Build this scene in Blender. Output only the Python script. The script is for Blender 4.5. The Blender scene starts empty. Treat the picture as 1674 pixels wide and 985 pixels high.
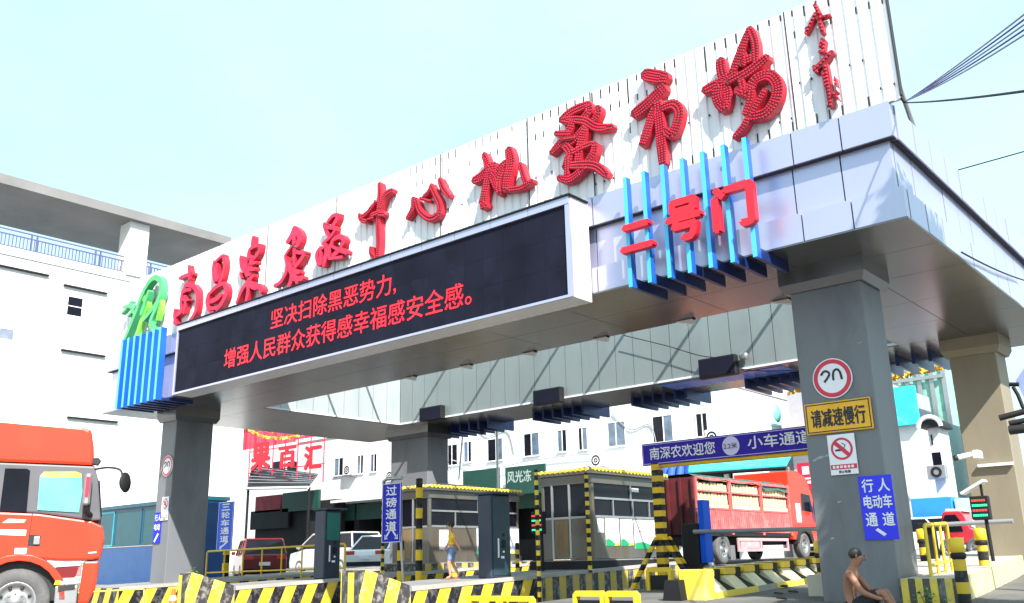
import bpy, bmesh, math, random
from mathutils import Vector, Matrix
R = math.radians
random.seed(7)
SC = bpy.context.scene
COL = SC.collection

# ------------------------------------------------------------------ camera
F, PIT, ROL, YAW = 1493.63, R(15.871), R(-1.3017), R(40.258)
W, H = 1674, 985
CAM = Vector((0, 0, 0.8))
fw = Vector((-math.sin(YAW)*math.cos(PIT), math.cos(YAW)*math.cos(PIT), math.sin(PIT)))
_r = Vector((math.cos(YAW), math.sin(YAW), 0)); _u = _r.cross(fw)
rt = math.cos(ROL)*_r + math.sin(ROL)*_u
up = -math.sin(ROL)*_r + math.cos(ROL)*_u
cd = bpy.data.cameras.new('camera'); cam = bpy.data.objects.new('camera', cd); COL.objects.link(cam)
cd.sensor_width = 36; cd.lens = F/W*36; cd.clip_start = .1; cd.clip_end = 3000
mw = Matrix((rt, up, -fw)).transposed().to_4x4(); mw.translation = CAM
cam.matrix_world = mw
SC.camera = cam

# ------------------------------------------------------------------ sun, sky, exposure
SUN = Vector((.67, -.38, .71)).normalized()
sl = bpy.data.lights.new('sun', 'SUN'); sl.energy = 4.4; sl.angle = R(.55); sl.color = (1, .95, .87)
so = bpy.data.objects.new('sun', sl); COL.objects.link(so); so.location = (30, -10, 40)
so.rotation_euler = SUN.to_track_quat('Z', 'Y').to_euler()
wd = bpy.data.worlds.new('World'); SC.world = wd; wd.use_nodes = True
nt = wd.node_tree; bg = nt.nodes['Background']; bg.inputs[1].default_value = .13
sky = nt.nodes.new('ShaderNodeTexSky'); sky.sky_type = 'NISHITA'; sky.sun_disc = False
sky.sun_elevation = math.asin(SUN.z); sky.sun_rotation = math.atan2(SUN.x, SUN.y)
sky.dust_density = 1.6; sky.air_density = 1.0; sky.ozone_density = 1.0
# thin high cloud over the blue
tc = nt.nodes.new('ShaderNodeTexCoord'); nz = nt.nodes.new('ShaderNodeTexNoise'); nz.inputs['Scale'].default_value = 1.5
nz.inputs['Detail'].default_value = 6; nz.inputs['Roughness'].default_value = .55
mpn = nt.nodes.new('ShaderNodeMapping'); mpn.inputs['Scale'].default_value = (1, 1, 2.6)
rp = nt.nodes.new('ShaderNodeValToRGB'); rp.color_ramp.elements[0].position = .3; rp.color_ramp.elements[1].position = .7; rp.color_ramp.elements[0].color = (.42, .42, .42, 1)
rp.color_ramp.elements[1].color = (.9, .9, .9, 1)
mx = nt.nodes.new('ShaderNodeMix'); mx.data_type = 'RGBA'; mx.inputs[7].default_value = (3.0, 4.5, 4.75, 1)
nt.links.new(tc.outputs['Generated'], mpn.inputs[0]); nt.links.new(mpn.outputs[0], nz.inputs['Vector'])
nt.links.new(nz.outputs[0], rp.inputs[0]); nt.links.new(rp.outputs[0], mx.inputs[0])
nt.links.new(sky.outputs[0], mx.inputs[6]); nt.links.new(mx.outputs[2], bg.inputs[0])
SC.view_settings.view_transform = 'Standard'; SC.view_settings.look = 'None'
SC.view_settings.exposure = 1.25; SC.view_settings.gamma = 1
SC.cycles.max_bounces = 6; SC.cycles.diffuse_bounces = 3; SC.cycles.glossy_bounces = 3

# ------------------------------------------------------------------ helpers
def ray(px, py): return fw*F + rt*(px-W/2) - up*(py-H/2)
def PX(px, py, x): d = ray(px, py); return CAM + d*((x-CAM.x)/d.x)
def PY(px, py, y): d = ray(px, py); return CAM + d*((y-CAM.y)/d.y)
def PZ(px, py, z): d = ray(px, py); return CAM + d*((z-CAM.z)/d.z)
ZT = [(-60, -.5), (-5, -.36), (0, -.3), (6, -.16), (11, 0), (20, .3), (28, .55), (36, .66), (60, .7), (900, .8)]
def zg(y):
    if y <= ZT[0][0]: return ZT[0][1]
    for (a, b), (c, d) in zip(ZT, ZT[1:]):
        if y <= c: return b + (d-b)*(y-a)/(c-a)
    return ZT[-1][1]
def lerp(a, b, t): return a + (b-a)*t

def mat(name, col, rough=.6, metal=0, var=.12, vscale=3., bump=0, bscale=40., dirt=None, dscale=1.2, damt=.5, emit=None, spec=None, stretch=None, coat=0, alpha=None):
    m = bpy.data.materials.new(name); m.use_nodes = True
    n = m.node_tree; b = n.nodes['Principled BSDF']; L = n.links.new
    b.inputs['Roughness'].default_value = rough; b.inputs['Metallic'].default_value = metal
    if spec is not None: b.inputs['Specular IOR Level'].default_value = spec
    if coat: b.inputs['Coat Weight'].default_value = coat; b.inputs['Coat Roughness'].default_value = .08
    tc = n.nodes.new('ShaderNodeTexCoord'); mp = n.nodes.new('ShaderNodeMapping')
    L(tc.outputs['Object'], mp.inputs[0])
    if stretch: mp.inputs['Scale'].default_value = stretch
    t = n.nodes.new('ShaderNodeTexNoise'); t.inputs['Scale'].default_value = vscale; t.inputs['Detail'].default_value = 5
    L(mp.outputs[0], t.inputs['Vector'])
    r = n.nodes.new('ShaderNodeValToRGB'); e = r.color_ramp.elements
    e[0].position = .3; e[1].position = .7
    e[0].color = tuple(max(0, c*(1-var)) for c in col) + (1,); e[1].color = tuple(min(1, c*(1+var)) for c in col) + (1,)
    L(t.outputs[0], r.inputs[0]); out = r.outputs[0]
    if dirt:
        t2 = n.nodes.new('ShaderNodeTexNoise'); t2.inputs['Scale'].default_value = dscale; t2.inputs['Detail'].default_value = 8
        t2.inputs['Roughness'].default_value = .65; L(mp.outputs[0], t2.inputs['Vector'])
        r2 = n.nodes.new('ShaderNodeValToRGB'); r2.color_ramp.elements[0].position = .5; r2.color_ramp.elements[1].position = .72
        r2.color_ramp.elements[1].color = (damt,)*3 + (1,)
        L(t2.outputs[0], r2.inputs[0]); x = n.nodes.new('ShaderNodeMix'); x.data_type = 'RGBA'
        x.inputs[7].default_value = tuple(dirt) + (1,); L(r2.outputs[0], x.inputs[0]); L(out, x.inputs[6]); out = x.outputs[2]
    L(out, b.inputs['Base Color'])
    if bump:
        tb = n.nodes.new('ShaderNodeTexNoise'); tb.inputs['Scale'].default_value = bscale; tb.inputs['Detail'].default_value = 4
        L(mp.outputs[0], tb.inputs['Vector']); bn = n.nodes.new('ShaderNodeBump'); bn.inputs['Strength'].default_value = bump
        bn.inputs['Distance'].default_value = .02; L(tb.outputs[0], bn.inputs['Height']); L(bn.outputs[0], b.inputs['Normal'])
    if emit: b.inputs['Emission Color'].default_value = tuple(emit[:3]) + (1,); b.inputs['Emission Strength'].default_value = emit[3]
    if alpha is not None: b.inputs['Alpha'].default_value = alpha
    return m

def stripe_mat(name, c1, c2, vec, period, duty=.5, phase=0, rough=.55, wear=.35, wearcol=(.3, .29, .27)):
    m = mat(name, c1, rough, var=.1, bump=.15, bscale=30, spec=.22)
    n = m.node_tree; b = n.nodes['Principled BSDF']; L = n.links.new
    tc = [k for k in n.nodes if k.type == 'TEX_COORD'][0]
    d = n.nodes.new('ShaderNodeVectorMath'); d.operation = 'DOT_PRODUCT'; d.inputs[1].default_value = tuple(v/period for v in vec)
    L(tc.outputs['Object'], d.inputs[0])
    a = n.nodes.new('ShaderNodeMath'); a.operation = 'ADD'; a.inputs[1].default_value = phase + 100; L(d.outputs['Value'], a.inputs[0])
    f = n.nodes.new('ShaderNodeMath'); f.operation = 'FRACT'; L(a.outputs[0], f.inputs[0])
    g = n.nodes.new('ShaderNodeMath'); g.operation = 'GREATER_THAN'; g.inputs[1].default_value = duty; L(f.outputs[0], g.inputs[0])
    x = n.nodes.new('ShaderNodeMix'); x.data_type = 'RGBA'; L(g.outputs[0], x.inputs[0])
    old = b.inputs['Base Color'].links[0].from_socket; L(old, x.inputs[6]); x.inputs[7].default_value = tuple(c2) + (1,)
    t = n.nodes.new('ShaderNodeTexNoise'); t.inputs['Scale'].default_value = 7; t.inputs['Detail'].default_value = 8; t.inputs['Roughness'].default_value = .7
    L(tc.outputs['Object'], t.inputs['Vector'])
    r = n.nodes.new('ShaderNodeValToRGB'); r.color_ramp.elements[0].position = .49; r.color_ramp.elements[1].position = .63
    r.color_ramp.elements[1].color = (wear,)*3 + (1,); L(t.outputs[0], r.inputs[0])
    y = n.nodes.new('ShaderNodeMix'); y.data_type = 'RGBA'; y.inputs[7].default_value = tuple(wearcol) + (1,)
    L(r.outputs[0], y.inputs[0]); L(x.outputs[2], y.inputs[6]); L(y.outputs[2], b.inputs['Base Color'])
    return m

def smooth(pts, n=4):
    P = [Vector(p) for p in pts]
    if len(P) < 3: return P
    out = []
    for i in range(len(P)-1):
        a = P[max(i-1, 0)]; b = P[i]; c = P[i+1]; d = P[min(i+2, len(P)-1)]
        for k in range(n):
            t = k/n
            out.append(.5*((2*b) + (c-a)*t + (2*a-5*b+4*c-d)*t*t + (3*b-a-3*c+d)*t**3))
    out.append(P[-1]); return out

class MB:
    def __init__(s): s.v = []; s.f = []; s.m = []; s.sm = []
    def add(s, vs, fs, m=0, sm=False):
        o = len(s.v); s.v += [Vector(v) for v in vs]
        for f in fs: s.f.append([i+o for i in f]); s.m.append(m); s.sm.append(sm)
        return s
    def box(s, x0, x1, y0, y1, z0, z1, m=0, bev=0):
        x0, x1 = sorted((x0, x1)); y0, y1 = sorted((y0, y1)); z0, z1 = sorted((z0, z1))
        if bev and min(x1-x0, y1-y0, z1-z0) > 2.2*bev:
            bm = bmesh.new(); bmesh.ops.create_cube(bm, size=1)
            for v in bm.verts: v.co = Vector(((x0+x1)/2+v.co.x*(x1-x0), (y0+y1)/2+v.co.y*(y1-y0), (z0+z1)/2+v.co.z*(z1-z0)))
            bmesh.ops.bevel(bm, geom=bm.edges[:], offset=bev, segments=2 if bev > .03 else 1, affect='EDGES', profile=.5)
            bm.verts.index_update(); s.add([v.co.copy() for v in bm.verts], [[v.index for v in f.verts] for f in bm.faces], m); bm.free(); return s
        return s.add([(x0,y0,z0),(x1,y0,z0),(x1,y1,z0),(x0,y1,z0),(x0,y0,z1),(x1,y0,z1),(x1,y1,z1),(x0,y1,z1)],
              [(3,2,1,0),(4,5,6,7),(0,1,5,4),(1,2,6,5),(2,3,7,6),(3,0,4,7)], m)
    def hexa(s, b4, t4, m=0): # bottom 4, top 4 (ccw from above)
        return s.add(list(b4)+list(t4), [(3,2,1,0),(4,5,6,7),(0,1,5,4),(1,2,6,5),(2,3,7,6),(3,0,4,7)], m)
    def prism(s, poly, off, m=0): # 3D polygon extruded by vector off
        P = [Vector(p) for p in poly]; o = Vector(off); n = len(P)
        return s.add(P+[p+o for p in P], [list(range(n)), list(range(2*n-1, n-1, -1))]+[(i, i+n, (i+1)%n+n, (i+1)%n) for i in range(n)], m)
    def tube(s, pts, r, n=8, m=0, cap=True, sm=True):
        P = [Vector(p) for p in pts]; rr = r if isinstance(r, (list, tuple)) else [r]*len(P); vs = []
        prev = None
        for i, p in enumerate(P):
            d = (P[min(i+1, len(P)-1)]-P[max(i-1, 0)]).normalized()
            a = prev if prev is not None else (Vector((0,0,1)) if abs(d.z) < .9 else Vector((1,0,0)))
            a = (a-d*a.dot(d)).normalized(); b = d.cross(a); prev = a
            vs += [p+(a*math.cos(2*math.pi*k/n)+b*math.sin(2*math.pi*k/n))*rr[i] for k in range(n)]
        fs = [(i*n+k, i*n+(k+1)%n, (i+1)*n+(k+1)%n, (i+1)*n+k) for i in range(len(P)-1) for k in range(n)]
        s.add(vs, fs, m, sm)
        if cap: s.add(vs[:n], [list(range(n))[::-1]], m); s.add(vs[-n:], [list(range(n))], m)
        return s
    def lathe(s, c, axis, prof, n=24, m=0, sm=True): # prof: (radius, along)
        ax = Vector(axis).normalized(); a = ax.orthogonal().normalized(); b = ax.cross(a); c = Vector(c)
        vs = [c+ax*h+(a*math.cos(2*math.pi*k/n)+b*math.sin(2*math.pi*k/n))*r for r, h in prof for k in range(n)]
        fs = [(i*n+k, i*n+(k+1)%n, (i+1)*n+(k+1)%n, (i+1)*n+k) for i in range(len(prof)-1) for k in range(n)]
        return s.add(vs, fs, m, sm)
    def disc(s, c, u, v, r, n=28, m=0, a0=0, a1=2*math.pi):
        c = Vector(c); u = Vector(u); v = Vector(v)
        return s.add([c+u*math.cos(a0+(a1-a0)*k/n)*r+v*math.sin(a0+(a1-a0)*k/n)*r for k in range(n)], [list(range(n))], m)
    def ring(s, c, u, v, r0, r1, n=32, m=0, off=(0,0,0)):
        c = Vector(c)+Vector(off); u = Vector(u); v = Vector(v); vs = []
        for r in (r0, r1): vs += [c+(u*math.cos(2*math.pi*k/n)+v*math.sin(2*math.pi*k/n))*r for k in range(n)]
        return s.add(vs, [(k, (k+1)%n, n+(k+1)%n, n+k) for k in range(n)], m)
    def ell(s, c, r, n=10, m=0):
        c = Vector(c); vs = []; fs = []
        for i in range(n//2+1):
            t = math.pi*i/(n//2)
            for k in range(n):
                p = 2*math.pi*k/n; vs.append(c+Vector((r[0]*math.sin(t)*math.cos(p), r[1]*math.sin(t)*math.sin(p), r[2]*math.cos(t))))
        for i in range(n//2):
            for k in range(n): fs.append((i*n+k, (i+1)*n+k, (i+1)*n+(k+1)%n, i*n+(k+1)%n))
        return s.add(vs, fs, m, True)
    def build(s, name, mats, parent=None, world=True):
        me = bpy.data.meshes.new(name)
        off = parent_loc(parent) if (parent is not None and world) else Vector((0,0,0))
        me.from_pydata([v-off for v in s.v], [], s.f)
        if not isinstance(mats, (list, tuple)): mats = [mats]
        for q in mats: me.materials.append(q)
        me.polygons.foreach_set('material_index', s.m); me.polygons.foreach_set('use_smooth', s.sm)
        bm = bmesh.new(); bm.from_mesh(me); bmesh.ops.recalc_face_normals(bm, faces=bm.faces[:]); bm.to_mesh(me); bm.free()
        me.update(); o = bpy.data.objects.new(name, me); COL.objects.link(o)
        if parent is not None: o.parent = parent
        return o
_loc = {}
def parent_loc(p): return _loc.get(p.name, Vector((0,0,0)))
def thing(name, label, cat, loc=(0,0,0), rotz=0, group=None):
    o = bpy.data.objects.new(name, None); COL.objects.link(o); o.empty_display_size = .2
    o.location = loc; o.rotation_euler = (0, 0, rotz); o['label'] = label; o['category'] = cat
    if group: o['group'] = group
    _loc[o.name] = Vector(loc); return o
def tag(o, label, cat, group=None):
    o['label'] = label; o['category'] = cat
    if group: o['group'] = group
    return o
def recenter(o, p):
    p = Vector(p)
    for v in o.data.vertices: v.co -= p
    o.location = p; return o
def struct(o): o['kind'] = 'structure'; return o
def sub(child, parent, world=True):
    return child
def build_sub(mb, name, mats, part, root, world=True):
    o = mb.build(name, mats, root, world); o.parent = part; return o

_tc = {}
def glyphs(body, bold=.0, ext=0.0):
    k = (body, bold, ext)
    if k in _tc: return _tc[k]
    c = bpy.data.curves.new('lettering', 'FONT'); c.body = body; c.offset = bold; c.extrude = ext; c.resolution_u = 3
    c.space_line = 1.15
    o = bpy.data.objects.new('lettering', c); COL.objects.link(o)
    dg = bpy.context.evaluated_depsgraph_get(); dg.update()
    me = bpy.data.meshes.new_from_object(o.evaluated_get(dg))
    vs = [v.co.copy() for v in me.vertices]; fs = [list(p.vertices) for p in me.polygons]
    bpy.data.objects.remove(o); bpy.data.curves.remove(c); bpy.data.meshes.remove(me)
    xs = [v.x for v in vs]; ys = [v.y for v in vs]
    _tc[k] = (vs, fs, min(xs), max(xs), min(ys), max(ys)); return _tc[k]
def text(mb, body, org, u, v, w, h, bold=.015, ext=0, depth=0, m=0):
    """lettering filling the w x h box with its lower-left corner at org, u to the right, v up; shifted copies thicken it"""
    vs, fs, x0, x1, y0, y1 = glyphs(body, 0, 1.0 if depth else 0)
    org = Vector(org); u = Vector(u).normalized(); v = Vector(v).normalized(); nn = u.cross(v)
    k = h/(y1-y0); sh = [(-1, 0), (1, 0), (0, 1), (0, -1)] if bold else [(0, 0)]
    for i, (a, c) in enumerate(sh):
        mb.add([org+u*((p.x-x0)/(x1-x0)*w+a*bold*k)+v*((p.y-y0)/(y1-y0)*h+c*bold*k)+nn*(p.z*depth/2+.0012*i) for p in vs], fs, m)

# ------------------------------------------------------------------ materials
M = {}
M['asphalt'] = mat('asphalt', (.115, .112, .108), .85, var=.18, vscale=.7, bump=.4, bscale=60, dirt=(.2, .193, .185), dscale=.35, damt=.7)
M['concrete'] = mat('concrete', (.36, .34, .31), .85, var=.14, vscale=1.5, bump=.3, bscale=45, dirt=(.2, .19, .17), dscale=.8, damt=.6)
M['slab'] = mat('slab_grey', (.22, .22, .225), .85, var=.14, vscale=2, bump=.3, bscale=45, dirt=(.12, .12, .12), dscale=.9, damt=.6)
M['pillar'] = mat('pillar_stone', (.16, .168, .185), .55, var=.08, vscale=1.2, bump=.08, bscale=60, dirt=(.08, .083, .09), dscale=.8, damt=.75, stretch=(1, 1, .35))
M['pillarb'] = mat('pillar_stone_tan', (.25, .215, .155), .6, var=.08, vscale=1.2, bump=.08, bscale=60, dirt=(.15, .13, .1), dscale=.7, damt=.45, stretch=(1, 1, .35))
M['alu'] = mat('aluminium_panel', (.49, .49, .65), .32, .55, var=.05, vscale=.5, dirt=(.38, .38, .44), dscale=.5, damt=.35, stretch=(1, 1, .3))
M['aluw'] = mat('white_aluminium', (.74, .74, .78), .4, .1, var=.04, dirt=(.55, .55, .56), dscale=.8, damt=.3)
M['seam'] = mat('seam_dark', (.03, .03, .035), .8)
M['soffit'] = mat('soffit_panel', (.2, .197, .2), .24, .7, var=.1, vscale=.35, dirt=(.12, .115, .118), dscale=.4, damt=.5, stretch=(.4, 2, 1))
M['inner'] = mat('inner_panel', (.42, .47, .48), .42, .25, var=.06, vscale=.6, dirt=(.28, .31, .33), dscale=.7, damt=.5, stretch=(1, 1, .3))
M['board'] = mat('corrugated_white', (.78, .79, .82), .5, 0, var=.03, vscale=2, dirt=(.5, .53, .6), dscale=1.1, damt=.45, stretch=(2.2, 1, .16))
M['rust'] = mat('rust_dark', (.05, .035, .03), .8)
M['red'] = mat('letter_red', (.52, .014, .036), .45, var=.15, vscale=5)
M['bulb'] = mat('bulb_red', (.52, .02, .055), .6, var=.2, spec=.2)
M['roseface'] = mat('letter_face_rose', (.6, .035, .09), .6, var=.18, vscale=9, spec=.2)
M['bulbd'] = mat('bulb_dark_red', (.5, .02, .05), .4, var=.15)
M['redface'] = mat('letter_face_dark', (.2, .006, .015), .6, var=.2)
M['red2'] = mat('letter_red_flat', (.7, .012, .03), .38, var=.06)
M['darkred'] = mat('signature_red', (.42, .012, .03), .5, var=.2)
M['green'] = mat('emblem_green', (.07, .42, .16), .45, var=.15, vscale=2)
M['lime'] = mat('emblem_lime', (.2, .62, .06), .45, var=.15, vscale=2)
M['led'] = mat('screen_black', (.009, .01, .022), .75, spec=.12, var=.3, vscale=1)
M['ledred'] = mat('screen_red_glow', (.6, .01, .02), .5, emit=(1, .008, .03, .48))
M['ledgreen'] = mat('panel_green_glow', (.02, .5, .2), .5, emit=(.05, 1, .4, .6))
M['ledpanelred'] = mat('panel_red_glow', (.5, .03, .03), .5, emit=(1, .08, .06, .4))
M['fin'] = mat('fin_blue', (.015, .12, .5), .3, .2, var=.1, vscale=.7)
M['finr'] = mat('fin_navy', (.012, .03, .14), .35, .2, var=.2)
M['finl'] = mat('fin_light_blue', (.08, .5, .8), .3, .2, var=.1, vscale=.7)
M['wallw'] = mat('plaster_white', (.7, .7, .7), .8, var=.04, vscale=.5, bump=.1, dirt=(.55, .54, .52), dscale=.25, damt=.35, stretch=(1, 1, .4))
M['wallg'] = mat('plaster_grey', (.35, .35, .38), .8, var=.06, dirt=(.2, .2, .2), dscale=.4)
M['grey'] = mat('grey_paint', (.24, .25, .27), .5, var=.06)
M['dark'] = mat('dark_grey', (.014, .014, .017), .6, spec=.25, var=.2)
M['black'] = mat('black_rubber', (.018, .018, .019), .65, var=.25, bump=.2)
M['tyre'] = mat('tyre_rubber', (.1, .098, .1), .8, var=.15, bump=.25, dirt=(.2, .19, .18), dscale=4, damt=.5)
M['glass'] = mat('window_glass', (.006, .006, .012), .16, var=.5, vscale=1.2, spec=.2)
M['glassb'] = mat('window_glass_blue', (.1, .14, .2), .08, var=.4, vscale=1.5, spec=.6)
M['glassc'] = mat('window_cyan', (.14, .44, .48), .15, var=.2)
M['steel'] = mat('steel', (.4, .4, .41), .35, .7, var=.1, dirt=(.2, .18, .15), dscale=3, damt=.4)
M['booth'] = mat('booth_steel', (.15, .143, .13), .36, .5, var=.12, vscale=1.4, dirt=(.15, .09, .04), dscale=1.1, damt=.75, stretch=(1.4, 1.4, .4))
M['white'] = mat('white_paint', (.8, .8, .8), .5, var=.04, dirt=(.6, .59, .56), dscale=2, damt=.3)
M['whiteg'] = mat('white_gloss', (.8, .81, .83), .25, var=.03, coat=.5)
M['yellow'] = mat('yellow_paint', (.78, .52, .02), .5, var=.1, bump=.1, dirt=(.35, .25, .08), dscale=3, damt=.5)
M['yelloww'] = mat('yellow_worn', (.8, .62, .06), .6, var=.12, bump=.2, dirt=(.62, .55, .4), dscale=3, damt=.6)
M['ysign'] = mat('sign_amber', (.82, .42, .01), .4, var=.08)
M['bsign'] = mat('sign_blue', (.01, .02, .5), .5, var=.08, spec=.2)
M['bsignl'] = mat('sign_bright_blue', (.003, .1, .72), .5, var=.08, spec=.2)
M['psign'] = mat('sign_violet_blue', (.035, .014, .36), .5, var=.1, spec=.2)
M['signw'] = mat('sign_white', (.8, .8, .84), .45, var=.04)
M['signl'] = mat('sign_lilac', (.62, .58, .85), .45, var=.06)
M['signr'] = mat('sign_red', (.62, .02, .06), .4, var=.08)
M['signk'] = mat('sign_black', (.015, .015, .02), .45)
M['truckred'] = mat('truck_red', (.68, .032, .006), .35, var=.06, vscale=1, coat=.25, dirt=(.5, .06, .03), dscale=1.5, damt=.3)
M['cargored'] = mat('cargo_red', (.68, .12, .12), .55, var=.12, dirt=(.6, .36, .34), dscale=3, damt=.5)
M['carred'] = mat('car_dark_red', (.15, .004, .007), .3, var=.1, coat=.3)
M['carred2'] = mat('minitruck_red', (.5, .01, .03), .25, var=.1, coat=.8)
M['silver'] = mat('car_silver', (.55, .55, .53), .28, .3, var=.05, coat=.6)
M['cabgrey'] = mat('cab_grey', (.1, .097, .11), .5, var=.08)
M['chrome'] = mat('chrome', (.7, .7, .7), .15, .9)
M['crate'] = mat('crate_cream', (.75, .58, .34), .6, var=.18, vscale=9)
M['cyan'] = mat('awning_cyan', (.03, .6, .64), .55, var=.08, dirt=(.3, .62, .62), dscale=2, damt=.4)
M['teal'] = mat('teal_paint', (.006, .075, .1), .5, var=.12, dirt=(.02, .07, .1), dscale=1.5, damt=.5)
M['tealb'] = mat('teal_blue_paint', (.004, .065, .22), .45, var=.12, dirt=(.02, .08, .2), dscale=1.5, damt=.5)
M['tealc'] = mat('teal_cyan_paint', (.02, .34, .42), .45, var=.12)
M['kiosk'] = mat('kiosk_slate', (.026, .034, .062), .5, .1, var=.12, dirt=(.02, .06, .08), dscale=2, damt=.5)
M['kioskg'] = mat('kiosk_green', (.02, .16, .13), .4, .1, var=.2, vscale=1.5)
M['tarp'] = mat('tarp_blue', (.02, .1, .5), .6, var=.25, vscale=6, bump=.3)
M['shopdark'] = mat('shop_shade_dark', (.01, .009, .012), .8, var=.4, vscale=1.2)
M['shopred'] = mat('shop_red', (.25, .02, .03), .7, var=.3, vscale=2)
M['shopgreen'] = mat('shop_sign_green', (.006, .05, .036), .55, var=.2, vscale=1)
M['redsteel'] = mat('red_cladding', (.5, .06, .1), .6, var=.12, vscale=1.5, dirt=(.6, .25, .28), dscale=2, damt=.5, stretch=(2, 1, .3))
M['skin'] = mat('skin', (.27, .12, .07), .55, var=.08)
M['skin2'] = mat('skin_child', (.48, .25, .16), .55, var=.06)
M['hair'] = mat('hair_black', (.012, .01, .01), .6, var=.3)
M['shirt'] = mat('shirt_yellow', (.8, .48, .02), .8, var=.15, vscale=8)
M['denim'] = mat('denim', (.16, .22, .36), .85, var=.2, vscale=14)
M['shorts'] = mat('shorts_black', (.012, .012, .016), .85, var=.3)
M['leaf'] = mat('leaf', (.05, .12, .025), .6, var=.4, vscale=5)
M['bark'] = mat('bark', (.1, .075, .05), .9, var=.25, bump=.5)
M['orange'] = mat('cone_orange', (.8, .12, .02), .5, var=.08)
M['gold'] = mat('garland_gold', (.75, .5, .05), .4, .3, var=.3, vscale=20)
M['lamp_red'] = mat('tail_lamp', (.5, .02, .02), .2, var=.1)
M['bluebox'] = mat('box_blue', (.02, .22, .7), .45, var=.06)
M['net'] = mat('green_sheet', (.25, .5, .42), .6, var=.25, vscale=3)
M['palebl'] = mat('pale_blue_panel', (.3, .36, .6), .3, .2, var=.1)
YK = stripe_mat('kerb_stripes', (.72, .5, .03), (.014, .014, .02), (0, 1, -.45), .62)
YKv = stripe_mat('kerb_stripes_upright', (.5, .37, .06), (.06, .06, .065), (0, 1, 0), .5, wear=.75)
YKx = stripe_mat('kerb_stripes_front', (.75, .58, .06), (.06, .06, .06), (1, .3, 0), .34, wear=.5)
YW = stripe_mat('kerb_stripes_pale', (.78, .66, .25), (.42, .36, .27), (.35, 1, 0), .62, wear=.5, wearcol=(.62, .56, .42))
POL = stripe_mat('pole_bands', (.78, .5, .02), (.01, .01, .012), (0, 0, 1), .5, wear=.2)
POLf = stripe_mat('pole_fine_bands', (.78, .55, .05), (.011, .01, .01), (0, 0, 1), .21, wear=.3)
POLg = stripe_mat('gantry_bands', (.78, .47, .02), (.01, .009, .009), (0, 0, 1), .24, wear=.25)
YKf = stripe_mat('kerb_slanted_front', (.7, .5, .05), (.02, .02, .024), (1, 0, -.4), .62, wear=.4)
NOSE = stripe_mat('nose_stripes', (.8, .66, .05), (.05, .048, .052), (0, 1, -.3), .62, phase=.15, wear=.6, wearcol=(.45, .42, .38))

# ------------------------------------------------------------------ ground
gb = MB()
ys = [-60, -30, -10, -5, 0, 3, 6, 8.2, 10, 11, 12.5, 14, 17, 20, 24, 28, 32, 36, 48, 60, 120, 300, 900]
xs = [-900, -300, -120, -60, -40, -25, -19.5, -14, -11.6, -10.9, -6, 0, 12, 40, 120, 300, 900]
def zroad(x, y):
    f = min(1, max(0, (-10.9-x)/.7)); f *= min(1, max(0, (x+40)/12)); g = min(1, max(0, (y-8.2)/1.8))*min(1, max(0, (30-y)/12))
    return zg(y)-.3*f*g
gv = [(x, y, zroad(x, y)) for y in ys for x in xs]; nx = len(xs)
gb.add(gv, [(j*nx+i, j*nx+i+1, (j+1)*nx+i+1, (j+1)*nx+i) for j in range(len(ys)-1) for i in range(nx-1)])
struct(gb.build('ground', M['asphalt']))

# ------------------------------------------------------------------ islands and kerbs
def island(name, label, x0, x1, y0, y1, h=.33, side=YK, nose=None, upright=0, group='traffic islands under the gate', front=True):
    t = thing(name, label, 'traffic island', ((x0+x1)/2, y0, zg(y0)), 0, group)
    b = MB(); st = [y0+(y1-y0)*k/6 for k in range(7)]
    for a, c in zip(st, st[1:]):
        za, zc = zg(a), zg(c)
        b.hexa([(x0,a,za-.6),(x1-.03,a,za-.6),(x1-.03,c,zc-.6),(x0,c,zc-.6)], [(x0,a,za+h),(x1-.03,a,za+h),(x1-.03,c,zc+h),(x0,c,zc+h)])
    b.build('slab', M['slab'], t)
    k = k1 = MB(); k2 = MB()
    for a, c in zip(st, st[1:]):
        za, zc = zg(a), zg(c)
        if upright and (a+c)/2 > upright: k = k2
        k.hexa([(x1-.03,a,za-.5),(x1+.02,a,za-.5),(x1+.02,c,zc-.5),(x1-.03,c,zc-.5)], [(x1-.03,a,za+h-.07),(x1+.02,a,za+h-.07),(x1+.02,c,zc+h-.07),(x1-.03,c,zc+h-.07)])
    k1.build('striped_kerb', side, t)
    if upright: k2.build('dull_striped_kerb', YKv, t)
    c = MB()
    for a, d in zip(st, st[1:]):
        za, zc = zg(a)+h, zg(d)+h
        c.hexa([(x1-.05,a,za-.07),(x1+.035,a,za-.07),(x1+.035,d,zc-.07),(x1-.05,d,zc-.07)], [(x1-.05,a,za+.012),(x1+.03,a,za+.012),(x1+.03,d,zc+.012),(x1-.05,d,zc+.012)])
    c.build('coping', M['concrete'], t)
    if front:
        f = MB(); f.box(x0, x1, y0-.03, y0, zg(y0)-.5, zg(y0)+h-.02); f.build('front_face', YKf if not nose else M['slab'], t)
    if nose:
        n0, zt, nw = nose; n = MB(); za = zg(n0)
        n.prism([(x1+.02,n0,za-.5),(x1+.02,n0,zt),(x1+.02,n0+.16,zt+.015),(x1+.02,y0-.035,zg(y0)+h+.03),(x1+.02,y0-.035,zg(y0)-.5)], (-nw, 0, 0))
        n.build('crash_nose', NOSE, t)
        g = MB(); g.box(x1-nw+.03, x1+.01, n0-.03, n0-.002, za-.5, zt-.03); g.build('nose_front', YKx, t)
    return t
island('toll_island', 'low island carrying the far left gate pillar, striped side behind weeds', -26.6, -23.9, 12.2, 24)
island('toll_island', 'slanted-striped island with wedge nose carrying the first slate kiosk and the first booth', -21, -19, 12.45, 25, nose=(11.2, .7, .28))
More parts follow.
